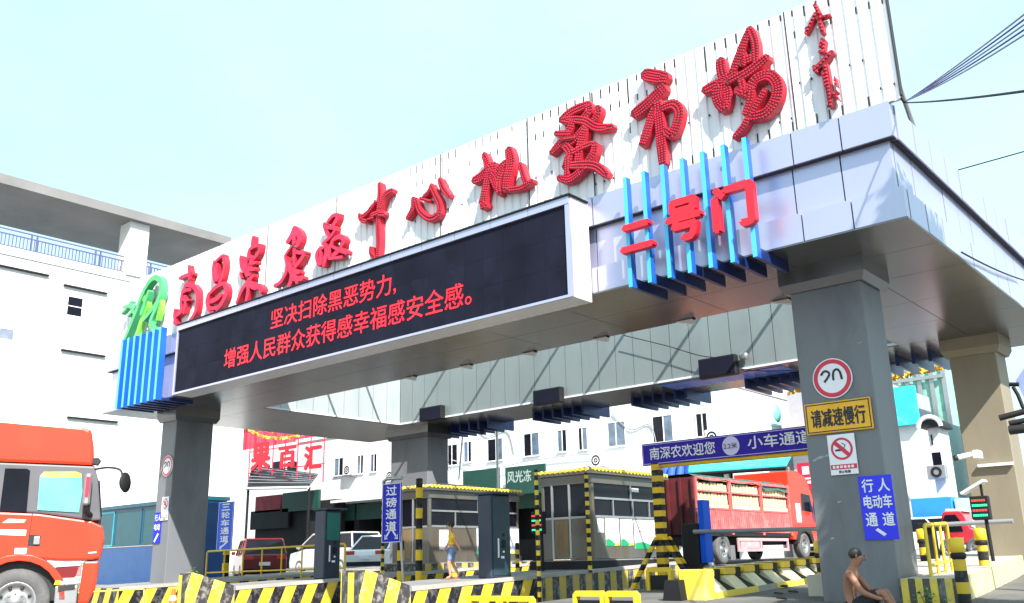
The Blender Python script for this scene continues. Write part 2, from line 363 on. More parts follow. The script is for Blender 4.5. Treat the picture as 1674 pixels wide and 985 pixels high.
island('toll_island', 'slanted-striped island with wedge nose where the child in yellow walks', -15.1, -13.1, 12.36, 24, nose=(11.1, .7, .5), upright=16.3)
# plinths below the booths
for lab, x0, x1, y0, y1, sm in (('striped plinth under the booth behind the first kiosk', -20.95, -19.28, 18.7, 23.5, YKv), ('dark plinth under the booth with posters', -15.05, -13.22, 18.25, 22.9, M['dark'])):
    t = thing('booth_plinth', lab, 'plinth', ((x0+x1)/2, y0, zg(y0)+.33))
    b = MB(); b.box(x0, x1, y0, y1, zg(y0)+.2, zg(y0)+.56); b.build('block', M['slab'], t)
    k = MB(); k.box(x1, x1+.02, y0, y1, zg(y0)+.345, zg(y0)+.53); k.box(x0, x1+.02, y0-.02, y0, zg(y0)+.345, zg(y0)+.53); k.build('striped_face', sm, t)

# island of the front right pillar, and the low slab before it
t = thing('pavement_island', 'pale pavement island behind the signed pillar with a striped kerb curving right', 'pavement', (-5.3, 14.1, zg(14.1)))
b = MB(); pts = [(-4.72, 14.1), (-3.97, 14.1), (-4.18, 16.5), (-4.55, 20), (-4.95, 23), (-5.1, 27), (-6.6, 27), (-6.6, 15.2), (-4.72, 15.2)]
n = len(pts); b.add([(x, y, zg(y)+.33) for x, y in pts]+[(x, y, zg(y)-.2) for x, y in pts], [[0,1,2,8],[2,3,4,5,6,7,8]]+[(i, i+n, (i+1) % n+n, (i+1) % n) for i in range(n)])
b.build('paving', mat('paving_pale', (.5, .45, .38), .85, var=.1, vscale=2, bump=.2, dirt=(.35, .31, .27), dscale=1, damt=.5), t)
k = MB()
kp = [(-3.97, 14.1), (-4.18, 16.5), (-4.55, 20), (-4.95, 23), (-5.1, 27)]
for (xa, ya), (xc, yc) in zip(kp, kp[1:]):
    k.hexa([(xa-.02,ya,zg(ya)-.2),(xa+.06,ya,zg(ya)-.2),(xc+.06,yc,zg(yc)-.2),(xc-.02,yc,zg(yc)-.2)], [(xa-.02,ya,zg(ya)+.335),(xa+.03,ya,zg(ya)+.335),(xc+.03,yc,zg(yc)+.335),(xc-.02,yc,zg(yc)+.335)])
k.build('striped_kerb', YW, t)
k = MB(); k.box(-4.74, -3.94, 14.04, 14.1, zg(14.1)-.2, zg(14.1)+.335); k.build('striped_kerb', stripe_mat('kerb_front_stripes', (.72,.55,.08), (.09,.085,.08), (1,0,0), .2, wear=.5), t)
t = thing('pillar_slab', 'low grey concrete slab at the foot of the signed pillar', 'slab', (-5.6, 13, .06))
b = MB(); b.box(-6.75, -4.2, 12.4, 15.6, -.15, -.03, bev=.02); b.build('slab', M['slab'], t)

# ------------------------------------------------------------------ the market gate
GX0, GX1, GYF, GYB = -27.4, -3.56, 12.95, 23.6
G = thing('market_gate', 'wide grey panel-clad market gate on four pillars with a ring canopy', 'gate', (-15, 18, 0))
for x0, x1, y0, y1, mm in ((-5.95, -4.78, 14.23, 15.15, 'pillar'), (-25.5, -24.7, 13.9, 15.1, 'pillar'), (-24.4, -22.55, 22, 23, 'pillar'), (-5.57, -4.61, 21.76, 22.6, 'pillarb')):
    b = MB(); b.box(x0, x1, y0, y1, -.1, 5.02, bev=.015); p = b.build('pillar', M[mm], G)
    c = MB(); e = .13
    c.hexa([(x0-.06,y0-.06,4.98),(x1+.06,y0-.06,4.98),(x1+.06,y1+.06,4.98),(x0-.06,y1+.06,4.98)], [(x0-e,y0-e,5.12),(x1+e,y0-e,5.12),(x1+e,y1+e,5.12),(x0-e,y1+e,5.12)])
    c.box(x0-e, x1+e, y0-e, y1+e, 5.12, 5.395)
    build_sub(c, 'capital', M['soffit'] if mm == 'pillar' else M['pillarb'], p, G)
IX0, IX1, IY0, IY1 = -23.3, -6.5, 15.85, 21.4
b = MB() # body of the ring
for x0, x1, y0, y1 in ((GX0+.16, GX1-.16, GYF+.16, IY0-.03), (GX0+.16, GX1-.16, IY1+.03, GYB-.16), (GX0+.16, IX0-.03, IY0-.03, IY1+.03), (IX1+.03, GX1-.16, IY0-.03, IY1+.03)):
    b.box(x0, x1, y0, y1, 5.42, 7.18)
b.build('canopy_core', M['seam'], G)
s = MB()
def soff(x0, x1, y0, y1, nx_, ny_):
    g = .006
    for i in range(nx_):
        for j in range(ny_):
            s.box(lerp(x0,x1,i/nx_)+g, lerp(x0,x1,(i+1)/nx_)-g, lerp(y0,y1,j/ny_)+g, lerp(y0,y1,(j+1)/ny_)-g, 5.376, 5.397)
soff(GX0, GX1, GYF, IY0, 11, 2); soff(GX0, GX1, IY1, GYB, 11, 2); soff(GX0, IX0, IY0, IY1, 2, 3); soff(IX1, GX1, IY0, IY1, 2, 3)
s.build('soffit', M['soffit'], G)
def clad(name, axis, pos, a0, a1, z0, z1, thick, n, m, sign):
    b = MB(); g = .011; rr = random.Random(n+int(z0*10))
    for i in range(n):
        p, q = lerp(a0, a1, i/n)+g, lerp(a0, a1, (i+1)/n)-g; e = rr.uniform(-.004, .004)
        if axis == 'y': b.box(p, q, pos+e, pos+sign*thick, z0, z1)
        else: b.box(pos+e, pos+sign*thick, p, q, z0, z1)
    return b.build(name, m, G)
A = M['alu']
# front, right, left, back: lip, recessed face, cornice
clad('lip_panels', 'y', GYF, GX0, GX1, 5.4, 5.86, .15, 31, A, 1)
clad('face_panels', 'y', GYF+.13, GX0+.13, GX1-.13, 5.862, 6.66, .1, 31, A, 1)
clad('cornice_panels', 'y', GYF-.02, GX0-.03, GX1-.02, 6.664, 7.22, .19, 31, A, 1)
clad('lip_panels', 'x', GX1, GYF+.16, GYB, 5.4, 5.86, .15, 13, A, -1)
clad('face_panels', 'x', GX1-.13, GYF+.24, GYB-.1, 5.862, 6.66, .1, 13, A, -1)
clad('cornice_panels', 'x', GX1-.01, GYF+.175, GYB+.03, 6.664, 7.22, .19, 13, A, -1)
clad('lip_panels', 'x', GX0, GYF+.16, GYB, 5.4, 5.86, .15, 13, A, 1)
clad('face_panels', 'x', GX0+.13, GYF+.24, GYB-.1, 5.862, 6.66, .1, 13, A, 1)
clad('cornice_panels', 'x', GX0-.03, GYF+.175, GYB+.03, 6.664, 7.22, .19, 13, A, 1)
clad('rear_panels', 'y', GYB, GX0+.16, GX1-.16, 5.4, 7.22, .15, 31, A, -1)
# dark backing under the cornice drip
b = MB(); b.box(GX0+.02, GX1-.05, GYF+.03, GYF+.16, 6.655, 6.663); b.box(GX1-.16, GX1-.04, GYF+.2, GYB, 6.655, 6.663); b.build('drip_edge', M['seam'], G)
b = MB(); b.box(GX0, GX1-.02, GYF, GYB, 7.19, 7.235); 
# inner faces round the opening
I = M['inner']
b = MB()
def inner(axis, pos, a0, a1, n, sign):
    g = .01
    for i in range(n):
        p, q = lerp(a0, a1, i/n)+g, lerp(a0, a1, (i+1)/n)-g
        if axis == 'y': b2.box(p, q, pos, pos+sign*.028, 5.46, 7.3)
        else: b2.box(pos, pos+sign*.028, p, q, 5.46, 7.3)
b2 = MB(); inner('y', IY1, IX0, IX1, 28, 1); b2.build('inner_panels', mat('inner_panel_rear_dim', (.23, .27, .275), .42, .25, var=.08, vscale=.6, dirt=(.16, .18, .2), dscale=.7, damt=.6, stretch=(1, 1, .3)), G)  # darker copy for the rear side: its weaker light put into the colour
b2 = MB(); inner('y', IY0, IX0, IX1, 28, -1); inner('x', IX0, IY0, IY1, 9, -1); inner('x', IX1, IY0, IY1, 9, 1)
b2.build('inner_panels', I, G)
b = MB(); b.box(IX0-.02, IX1+.02, IY1-.03, IY1+.04, 5.395, 5.45); b.box(IX0-.04, IX0+.03, IY0, IY1-.035, 5.395, 5.45); b.box(IX0-.02, IX1+.02, IY0-.04, IY0+.03, 5.392, 5.45)
b.build('edge_trim', M['aluw'], G)
b = MB() # open steel grid over the light well
for x in [lerp(IX0, IX1, k/7) for k in range(1, 7)]: b.box(x-.028, x+.028, IY0, IY1, 7.2, 7.28)
for y in (IY0+1.85, IY0+3.7): b.box(IX0, IX1, y-.03, y+.03, 7.1, 7.17)
b.build('roof_grid', M['steel'], G)
# corrugated sign board standing on the front of the canopy
b = MB(); BX0, BX1, BZ0, BZ1, BY = -27.1, -3.42, 7.2, 9.34, 12.97
per = .2; x = BX0; prof = []
while x < BX1:
    prof += [(x, 0), (x+.045, 0), (x+.06, .028), (x+.185, .028)]; x += per
prof = [(min(px_, BX1), d) for px_, d in prof]
vs = []; 
for px_, d in prof: vs += [(px_, BY-d, BZ0), (px_, BY-d, BZ1)]
b.add(vs, [(2*i, 2*i+2, 2*i+3, 2*i+1) for i in range(len(prof)-1)], 0)
b.box(BX0, BX1, BY+.012, BY+.06, BZ0, BZ1-.02, 0)
rr = random.Random(3); x = BX0+.022
while x < BX1-.03: # rust runs in the troughs, rivets in rows, gaps at the top edge
    if rr.random() < .9 and x > -17:
        h = rr.choice([.12, .16, .2, .5 if rr.random() < .25 else .18]); b.box(x-.012, x+.012, BY-.006, BY+.004, BZ1-h, BZ1-.01, 1)
        if rr.random() < .7: z = BZ1-.42; b.box(x-.011, x+.011, BY-.006, BY+.004, z-.1, z+.02, 1)
    if x > -7 and rr.random() < .6: b.box(x-.012, x+.012, BY-.006, BY+.004, BZ0+.03, BZ0+.2, 1)
    if x > -14:
        for z in (8.0, 7.45):
            if rr.random() < .45: b.box(x-.014, x+.014, BY-.034, BY-.026, z-.02, z+.02, 1)
    if x > -13 and rr.random() < .12: z = rr.uniform(7.4, 8.8); b.box(x-.009, x+.009, BY-.006, BY+.004, z, z+rr.uniform(.2, .6), 1)
    x += per
for xx in (-5.0, -8.9, -10.45, -12.9, -16.4, -19.2): b.box(xx-.01, xx+.01, BY-.036, BY-.024, BZ0, BZ1, 2)
b.box(BX1, BX1+.02, BY-.04, BY+.07, BZ0+.05, BZ1, 2)
b.build('sign_board', [M['board'], M['rust'], M['seam']], G)
for x in [BX0+.4+k*2.3 for k in range(11)]: b = MB(); b.tube([(x, BY+.08, BZ1-.2), (x, BY+1.7, 7.2)], .04, 6); b.box(x-.04, x+.04, BY+.06, BY+.14, 7.2, BZ1-.05); b.build('board_brace', M['steel'], G)

# ------------------------------------------------------------------ LED screen with its moving text
t = thing('led_screen', 'long black LED message screen with two rows of red text on the gate front', 'screen', (-15.7, 12.6, 5.2))
LX0, LX1, LY, LZ0, LZ1 = -22.3, -9.07, 12.35, 5.22, 7.1
b = MB(); b.box(LX0, LX1, LY+.05, 12.93, LZ0, LZ1)
b.build('housing', M['aluw'], t); b = MB()
b.box(LX0-.0, LX1, LY, LY+.05, LZ0, LZ0+.05); b.box(LX1-.1, LX1, LY, LY+.05, LZ0+.05, LZ1-.14); b.box(LX0, LX0+.06, LY, LY+.05, LZ0+.05, LZ1-.14)
k = 14
for i in range(k): b.box(lerp(LX0,LX1,i/k)+.006, lerp(LX0,LX1,(i+1)/k)-.006, LY-.01, LY+.05, LZ1-.14, LZ1)
b.build('front_frame', M['alu'], t)
b = MB(); b.box(LX0+.02, LX1+.04, LY-.04, 12.9, LZ1+.005, LZ1+.035); b.build('top_flashing', M['dark'], t)
b = MB(); rr = random.Random(8); b.box(LX0+.065, LX1-.105, LY+.036, LY+.046, LZ0+.055, LZ1-.145, 2)
for i in range(26):
    for j in range(3):
        xa, xb = lerp(LX0+.065, LX1-.105, i/26), lerp(LX0+.065, LX1-.105, (i+1)/26); za, zb_ = lerp(LZ0+.055, LZ1-.145, j/3), lerp(LZ0+.055, LZ1-.145, (j+1)/3); e = rr.uniform(-.0012, .0012)
        b.box(xa+.002, xb-.002, LY+.031+e, LY+.035, za+.002, zb_-.002, rr.choice((0, 0, 1)))
b.build('screen', [M['led'], mat('screen_black_faded', (.0095, .0105, .0228), .75, var=.3, spec=.12), M['seam']], t)
b = MB(); text(b, '坚决扫除黑恶势力,', (-18.05, LY+.026, 6.22), (1,0,0), (0,0,1), 4.4, .5, .006); b.build('text_row', M['ledred'], t)
b = MB(); text(b, '增强人民群众获得感幸福感安全感。', (-19.95, LY+.026, 5.56), (1,0,0), (0,0,1), 8.45, .5, .006); b.build('text_row', M['ledred'], t)

# ------------------------------------------------------------------ blue fins, gate number, emblem
def fins(t, xs_, y0, y1, z0, z1, yb, w=.065):
    for x in xs_:
        b = MB(); b.box(x-w/2, x+w/2, y0, y1, z0, z1, 0)
        b.box(x-w/2-.002, x+w/2+.002, y0-.012, y0-.001, z0, z1, 1)
        b.box(x-w/2, x+w/2, y1+.001, yb, z0, 5.37, 2)  # return in navy: shade under the soffit put into the colour
        b.build('fin', [M['fin'], M['finl'], M['finr']], t)
t = thing('gate_number_sign', 'seven bright blue fins carrying red gate number characters at the right of the screen', 'sign', (-6.9, 12.8, 5.2))
fins(t, [-8.0+.378*k for k in range(7)], 12.56, 12.7, 5.2, 7.2, 13.7)
for ch, x0, x1, z0, z1 in (('二', -8.06, -7.46, 5.8, 6.24), ('号', -7.15, -6.55, 5.74, 6.42), ('门', -6.3, -5.64, 5.72, 6.42)):
    b = MB(); text(b, ch, (x0, 12.49, z0), (1,0,0), (0,0,1), x1-x0, z1-z0, .045, depth=.13); b.build('number_character', M['red2'], t)
t = thing('emblem_fins', 'cluster of bright blue fins below the green emblem at the left end of the gate', 'fins', (-24.6, 12.8, 5.2))
fins(t, [-25.75+.36*k for k in range(7)], 12.56, 12.74, 5.3, 7.35, 13.7, .09)
for k, (x0, x1, nf, y0) in enumerate(((-23.0, -20.4, 7, 22.7), (-18.35, -16.4, 6, 22.6), (-14.6, -12.8, 6, 22.6), (-10.9, -9.3, 6, 22.5), (-7.3, -5.8, 5, 22.5))):
    t = thing('rear_fin_rack', ['row of dark blue fins under the rear beam beside the far left rear pillar', 'row of dark blue fins under the rear beam above the middle windows', 'row of dark blue fins under the rear beam left of the blue-lit stretch', 'row of blue fins under the rear beam just left of the signed pillar', 'row of blue fins under the rear beam beside the tan rear pillar'][k], 'fins', ((x0+x1)/2, 23.4, 5.1), 0, 'fins under the rear beam of the gate')
    for i in range(nf):
        x = lerp(x0, x1, i/(nf-1)); b = MB(); b.box(x-.04, x+.04, y0, 23.6, 5.12, 5.37); b.box(x-.04, x+.04, 23.602, 24.0, 5.12, 7.2); b.build('fin', M['finr'], t)

def stroke_mesh(mb, strokes, org, sc, y, depth, bulbs=0, bm_=1, m=0, taper=.74, wk=1.0, flat=False):
    """brush strokes given in picture points, laid out on the board plane at their real size"""
    ox, oy = org
    for i, st in enumerate(strokes):
        pts, w = st[0], st[1]; mm = st[2] if len(st) > 2 else m
        P = [PY(ox+a/sc, oy+c/sc, y) for a, c in pts]
        P = smooth([(p.x, p.z, 0) for p in P], 5)
        c0 = PY(ox+pts[0][0]/sc, oy+pts[0][1]/sc, y); e0 = PY(ox+pts[0][0]/sc, oy+(pts[0][1]+10)/sc, y)
        hw = w*(e0-c0).length/10/2*wk
        n = len(P); L = []; Rr = []
        for k, p in enumerate(P):
            d = (P[min(k+1, n-1)]-P[max(k-1, 0)]); d = d.normalized() if d.length > 1e-6 else Vector((1, 0, 0))
            q = Vector((-d.y, d.x, 0)); f = k/(n-1)
            ww = hw*(lerp(taper, 1, min(1, f/.22)) if f < .5 else lerp(taper, 1, min(1, (1-f)/.3)))
            L.append(p+q*ww); Rr.append(p-q*ww)
        d0 = (P[0]-P[1]).normalized(); d1 = (P[-1]-P[-2]).normalized()
        out = [P[0]+d0*hw*.45] + L + [P[-1]+d1*hw*.4] + Rr[::-1]
        f0 = y-.004*i; yb = y+depth-.003*i
        F_ = [Vector((p.x, f0, p.y)) for p in out]; B_ = [Vector((p.x, yb, p.y)) for p in out]; nn = len(out)
        # front face as a ladder of quads
        o = len(mb.v); mb.v += F_+B_
        def af(f, mq=None): mb.f.append([q+o for q in f]); mb.m.append(mm if mq is None else mq); mb.sm.append(False)
        fm = 2 if bulbs else (3 if flat else mm)
        li = lambda k: 1+k
        ri = lambda k: nn-1-k
        af([0, li(0), ri(0)], fm); af([li(n-1), n+1, ri(n-1)], fm)
        for k in range(n-1): af([li(k), li(k+1), ri(k+1), ri(k)], fm)
        for k in range(nn): af([k, k+nn, (k+1) % nn+nn, (k+1) % nn])
        if bulbs:
            tot = 0
            for k in range(n-1):
                seg = (P[k+1]-P[k]).length; tot += seg
                while tot > bulbs:
                    tot -= bulbs; f = 1-tot/seg if seg else 0
                    a = lerp(L[k], L[k+1], f); c = lerp(Rr[k], Rr[k+1], f); wd_ = (c-a).length; m_ = max(1, int(wd_/bulbs))
                    for j in range(m_):
                        q = lerp(a, c, (j+.5)/m_); r = bulbs*.36
                        mb.add([(q.x-r, f0-.001, q.y-r), (q.x+r, f0-.001, q.y-r), (q.x+r, f0-.001, q.y+r), (q.x-r, f0-.001, q.y+r), (q.x-r*.5, f0-r*1.1, q.y-r*.5), (q.x+r*.5, f0-r*1.1, q.y-r*.5), (q.x+r*.5, f0-r*1.1, q.y+r*.5), (q.x-r*.5, f0-r*1.1, q.y+r*.5)],
                               [(4,5,6,7),(0,1,5,4),(1,2,6,5),(2,3,7,6),(3,0,4,7)], bm_)
B1 = ((270, 420), 8.208); C1 = ((360, 370), 7.0375); D1 = ((480, 290), 5.794); E1 = ((640, 220), 5.473); F1 = ((880, 80), 4.104); G1 = ((1120, 20), 4.104); H1 = ((1280, 0), 4.477); I1 = ((190, 430), 7.58)
CH = [
 ('red brush character 南, first of the row beside the green emblem', B1, [([(312,112),(322,230),(322,350)],62), ([(186,285),(290,240),(372,222)],58), ([(300,345),(235,470),(212,610),(215,720),(140,790),(120,890)],72), ([(130,700),(125,800),(150,905)],62), ([(265,375),(370,385),(430,470),(435,600),(405,740),(325,865)],72), ([(232,480),(300,440),(350,440)],50), ([(265,520),(275,620),(252,755)],62), ([(235,575),(325,575)],46), ([(345,215),(335,300)],50)]),
 ('red brush character 昌 of two stacked loops, second of the row', B1, [([(655,50),(640,180),(660,340)],60), ([(770,-30),(795,90),(765,260),(720,340)],62), ([(690,90),(680,230),(700,310)],90), ([(670,70),(740,0),(790,-20)],46), ([(595,480),(568,590),(595,700),(650,730)],80), ([(600,490),(690,400),(790,350)],64), ([(800,360),(828,470),(770,610),(690,710)],82), ([(615,600),(700,560),(760,510)],74), ([(620,690),(720,680)],70)]),
 ('red brush character 農 with splayed lower strokes, third of the row', C1, [([(376,112),(366,200),(360,250)],56), ([(340,250),(322,320),(330,380)],56), ([(335,262),(400,225),(468,212)],44), ([(462,215),(440,300),(385,375)],54), ([(330,350),(400,350)],50), ([(290,360),(290,460),(315,570)],74), ([(365,380),(352,470),(345,560)],84), ([(240,340),(246,440),(290,520)],52), ([(240,535),(255,600)],40), ([(345,430),(420,415)],56), ([(350,500),(410,490)],60), ([(400,560),(330,640),(260,740),(200,885)],62), ([(330,650),(335,750),(310,875)],62), ([(340,640),(400,690),(470,690)],84), ([(440,680),(490,720),(480,770)],70)]),
 ('red brush character 産 with a pointed top and long left sweep, fourth of the row', C1, [([(850,5),(825,90),(765,185)],84), ([(860,25),(915,120),(880,225)],92), ([(845,60),(850,200)],90), ([(820,230),(770,300),(740,350)],40), ([(850,250),(855,340),(850,440)],52), ([(860,290),(920,300),(990,300)],48), ([(975,320),(920,400),(860,470)],62), ([(755,350),(775,450),(760,540),(700,640),(625,685)],56), ([(790,430),(835,560),(800,690)],82), ([(820,490),(920,530)],74), ([(840,600),(960,600)],92), ([(860,540),(900,650)],80)]),
 ('red brush character 品 of three clustered boxes, fifth of the row', D1, [([(285,430),(300,490),(330,545)],52), ([(315,425),(370,360),(430,350)],40), ([(425,355),(400,410),(365,468)],54), ([(310,470),(400,478)],54), ([(400,490),(350,560),(275,628)],38), ([(262,660),(222,730),(240,830)],50), ([(300,630),(315,710),(285,840)],56), ([(262,700),(262,825)],56), ([(250,690),(310,650)],40), ([(388,580),(350,680),(345,775)],52), ([(385,590),(450,560),(485,600),(455,660)],54), ([(380,745),(450,690),(515,715)],56), ([(350,770),(470,755)],42), ([(370,650),(450,700)],40)]),
 ('red brush character 中 with a long upright and raised right stroke, sixth of the row', D1, [([(808,52),(812,180),(796,420),(800,600),(790,765)],60), ([(792,768),(735,730),(726,655)],44), ([(620,345),(640,400),(705,415)],46), ([(640,375),(700,330),(780,225)],46), ([(815,300),(865,170),(935,118)],60), ([(800,345),(855,345)],74), ([(735,360),(830,320)],62), ([(700,400),(760,380)],30)]),
 ('red brush character 心 with a round hook and detached dot, seventh of the row', E1, [([(190,560),(188,650),(135,750)],56), ([(215,575),(250,680),(335,748),(415,710),(425,620),(385,530),(350,455)],62), ([(255,565),(335,590)],40), ([(280,560),(330,510),(360,440)],40), ([(430,395),(462,480),(515,550)],58)]),
 ('red brush character 批 with two tall uprights and an upturned hook, eighth of the row', E1, [([(725,410),(800,370),(900,265)],80), ([(822,168),(850,250),(860,330)],60), ([(870,290),(850,440),(825,560),(820,660)],80), ([(795,590),(850,640)],60), ([(925,255),(915,400),(975,530)],62), ([(880,420),(950,330),(1025,240)],70), ([(1000,300),(960,420),(960,520)],60), ([(1050,125),(1070,240),(1045,380),(1020,500)],92), ([(1030,490),(1160,475),(1268,410)],46), ([(1155,260),(1190,380),(1220,440)],50)]),
 ('dense red brush character 發 with a long crossing stroke, ninth of the row', F1, [([(145,480),(225,415),(340,365)],58), ([(335,365),(335,420),(290,470)],58), ([(395,385),(400,430),(360,490)],50), ([(155,475),(300,478),(390,525),(495,520)],52), ([(235,470),(190,580),(85,700)],56), ([(115,565),(210,565)],46), ([(170,655),(250,600),(315,520)],52), ([(320,530),(290,630),(265,760)],62), ([(175,640),(215,700),(180,800)],58), ([(225,700),(300,660),(375,630)],38), ([(388,635),(375,700),(330,760)],52), ([(140,865),(220,875),(330,785)],50), ([(215,785),(380,785),(465,850)],58), ([(200,730),(200,850)],52), ([(170,610),(250,600)],40)]),
 ('red brush character 市 with flat top dot and bowed right leg, tenth in row', F1, [([(700,165),(780,180),(860,190)],82), ([(632,440),(730,365),(845,250)],78), ([(780,390),(735,530),(695,645)],62), ([(800,345),(818,540),(835,770)],66), ([(820,400),(905,370),(945,430),(900,570),(845,540)],64)]),
 ('red brush character 場 with a star-shaped left half', G1, [([(235,310),(240,380),(260,450)],66), ([(120,525),(230,470),(340,400)],66), ([(240,450),(222,560),(265,650)],86), ([(275,460),(285,560),(270,650)],52), ([(320,400),(370,270),(435,105)],54), ([(432,105),(468,200),(475,340)],50), ([(370,340),(440,310)],74), ([(395,270),(400,360)],40), ([(370,440),(460,380),(558,300)],66), ([(290,470),(400,410)],60), ([(350,520),(420,540),(480,455),(570,425),(622,490),(610,590),(540,680),(430,705)],72), ([(380,450),(400,550)],60), ([(455,500),(440,600),(405,690)],46), ([(545,520),(490,620),(440,700)],42), ([(432,705),(400,770),(335,848)],42)]),
]
for i, (lab, (org, sc), st) in enumerate(CH):
    b = MB(); stroke_mesh(b, st, org, sc, 12.78, .15, bulbs=0 if i < 5 else (.05 if i < 8 else .047), wk=.86 if i < 5 else (.92 if i < 7 else 1.02), flat=i < 5)
    o = b.build('sign_character', [M['red'], M['bulb'], M['redface'], M['roseface']]); tag(o, lab, 'sign character', 'red brush characters along the top of the gate')
    c = sum((v.co for v in o.data.vertices), Vector())/len(o.data.vertices); recenter(o, c)
SG = [('small dark red signature character with a roof-like top stroke, top right of the board', [([(228,28),(260,95)],34), ([(245,85),(205,160),(165,242)],24), ([(245,135),(340,105)],22), ([(270,145),(290,240)],34)]),
      ('small dark red signature character made of stacked short strokes, middle of the three', [([(285,278),(270,340)],26), ([(300,290),(290,385)],32), ([(262,375),(310,380)],26)]),
      ('slim dark red signature character trailing downward, lowest of the three', [([(358,372),(300,440),(225,510)],44), ([(222,480),(250,530)],30), ([(305,460),(320,560),(335,660),(350,778)],40), ([(290,520),(320,640)],28), ([(395,665),(350,705)],26), ([(378,560),(392,630)],10), ([(388,690),(405,730)],8)])]
for lab, st in SG:
    b = MB(); stroke_mesh(b, st, *H1, 12.82, .11, bulbs=.06); o = b.build('signature_character', [M['darkred'], M['bulbd'], M['redface']]); tag(o, lab, 'sign character', 'dark red signature characters')
    c = sum((v.co for v in o.data.vertices), Vector())/len(o.data.vertices); recenter(o, c)
t = thing('green_emblem', 'tall green looped ribbon emblem with a leafy sprig at the left end of the board', 'emblem', tuple(PY(240, 500, 12.7)))
b = MB(); stroke_mesh(b, [([(75,990),(150,820),(230,620),(310,400),(400,235),(480,175),(540,230),(545,340),(500,480),(400,620),(330,700)],62), ([(300,640),(350,480),(400,340)],56), ([(520,470),(470,600),(420,740),(480,870)],62)], *I1, 12.66, .2, taper=.8)
b.build('ribbon', M['green'], t)
b = MB(); stroke_mesh(b, [([(330,420),(370,520),(330,640),(280,790),(240,930)],70), ([(535,430),(535,560),(500,700)],52)], *I1, 12.7, .14, taper=.8); b.build('ribbon_fold', M['lime'], t)
b = MB(); stroke_mesh(b, [([(60,625),(120,560),(190,470)],30), ([(85,545),(150,530),(200,560)],40), ([(140,650),(200,590),(240,520)],34), ([(170,480),(195,560),(215,620)],40)], *I1, 12.68, .14); b.build('leaf_sprig', M['green'], t)

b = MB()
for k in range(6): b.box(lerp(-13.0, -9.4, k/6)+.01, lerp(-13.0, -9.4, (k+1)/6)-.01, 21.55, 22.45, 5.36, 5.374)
b.build('blue_glow_panel', mat('soffit_blue_glow', (.1, .22, .85), .4, .2, var=.2, vscale=.6), G)  # blue panels under the rear beam: a reflected glow put into the colour
# floodlights and dark boxes round the light well
for k, x in enumerate((-16.8, -14.86, -12.87, -10.88, -8.8, -6.77)):
    t = thing('floodlight', 'small white wedge floodlight on the inner edge of the front beam', 'floodlight', (x, 15.8, 5.4), 0, 'floodlights along the inner edge of the front beam')
    t['label'] = 'small white wedge-shaped floodlight on the inner edge of the front beam'
    b = MB(); b.prism([(x-.2, 15.72, 5.36), (x+.16, 15.72, 5.36), (x+.16, 15.72, 5.27), (x+.1, 15.72, 5.27)], (0, .12, .0)); b.build('housing', M['white'], t)
    b = MB(); b.box(x+.12, x+.18, 15.74, 15.84, 5.352, 5.395); b.build('bracket', M['dark'], t)
for k, (x0, x1, z0, z1, lab) in enumerate(((-22.1, -21.08, 5.36, 5.8, 'dark lane box at the left end of the rear beam'), (-17.18, -16.15, 5.28, 5.73, 'dark lane box at the middle of the rear beam'), (-11.55, -10.5, 5.28, 5.8, 'largest dark lane box at the right of the rear beam'))):
    t = thing('lane_box', lab, 'display box', ((x0+x1)/2, 21.3, z0), 0, 'dark boxes on the rear beam')
    b = MB(); b.box(x0, x1, 21.16, 21.365, z0, z1, bev=.01); b.build('case', M['dark'], t)
    b = MB(); b.box(x0+.04, x1-.04, 21.15, 21.158, z0+.04, z1-.04); b.build('face', M['led'], t)
t = thing('roof_camera', 'small grey dome lamp beside the largest dark box on the rear beam', 'lamp', (-10.3, 21.3, 5.8))
b = MB(); b.ell((-10.3, 21.28, 5.72), (.13, .08, .12)); b.build('dome', M['steel'], t)
def wire(name, lab, pts, r, m, cat='cable', n=6, group=None):
    b = MB(); b.tube(smooth(pts, 6), r, n); o = b.build(name, m); tag(o, lab, cat, group); return o
def sag(a, c, d, n=7): a = Vector(a); c = Vector(c); return [a+(c-a)*k/n-Vector((0,0,d*4*(k/n)*(1-k/n))) for k in range(n+1)]
wire('slack_cable', 'thin dark cable sagging across the inner rear panels', [PY(1020, 548, 21.2), PY(1090, 565, 21.2), PY(1150, 582, 21.2), PY(1200, 584, 21.2)], .012, M['dark'])
wire('slack_cable', 'thin dark cable hanging below the rear beam beside the signed pillar', [PY(1200, 602, 21.3), PY(1250, 606, 21.3), PY(1305, 604, 21.3)], .014, M['dark'])
# overhead cables to the right of the gate
for k, (x2, y2) in enumerate(((1674, 14), (1674, 20), (1674, 26), (1674, 32), (1674, 38))):
    e = PX(x2, y2, -1.0); e = CAM+(e-CAM)*1.0
    a = Vector((-3.38, 13.0, 7.15)); d = (e-a); e2 = a+d*1.6
    o = wire('power_cable', 'violet-grey overhead cable of the bundle rising right from the board corner', sag(a, e2, .05+.012*k), .009, M['psign'] if k % 2 else M['grey'], group='bundle of cables rising from the board corner')
a = Vector((-3.38, 13.0, 7.13)); e = PX(1674, 139, -1.0); wire('power_cable', 'single thin cable running right from the board corner below the bundle', sag(a, a+(e-a)*1.6, .05), .011, M['dark'])
a = PY(1568, 277, 23.6); e = PY(1700, 240, 23.6); wire('power_cable', 'single thin cable in the sky right of the gate halfway down', [a+(a-e)*2.0, a, e, e+(e-a)*2], .016, M['dark'])
wire('power_cable', 'short dark cable crossing the white right flank of the canopy', sag(PX(1572, 412, -3.5), PX(1690, 462, -3.5), .06), .015, M['dark'])
b = MB(); p = PX(1452, 160, -3.4); q = PX(1474, 181, -3.36); b.tube([(-3.45, 13.0, 7.3), (-3.38, 12.98, 7.13)], .025, 6); b.build('anchor_bracket', M['dark'], G)

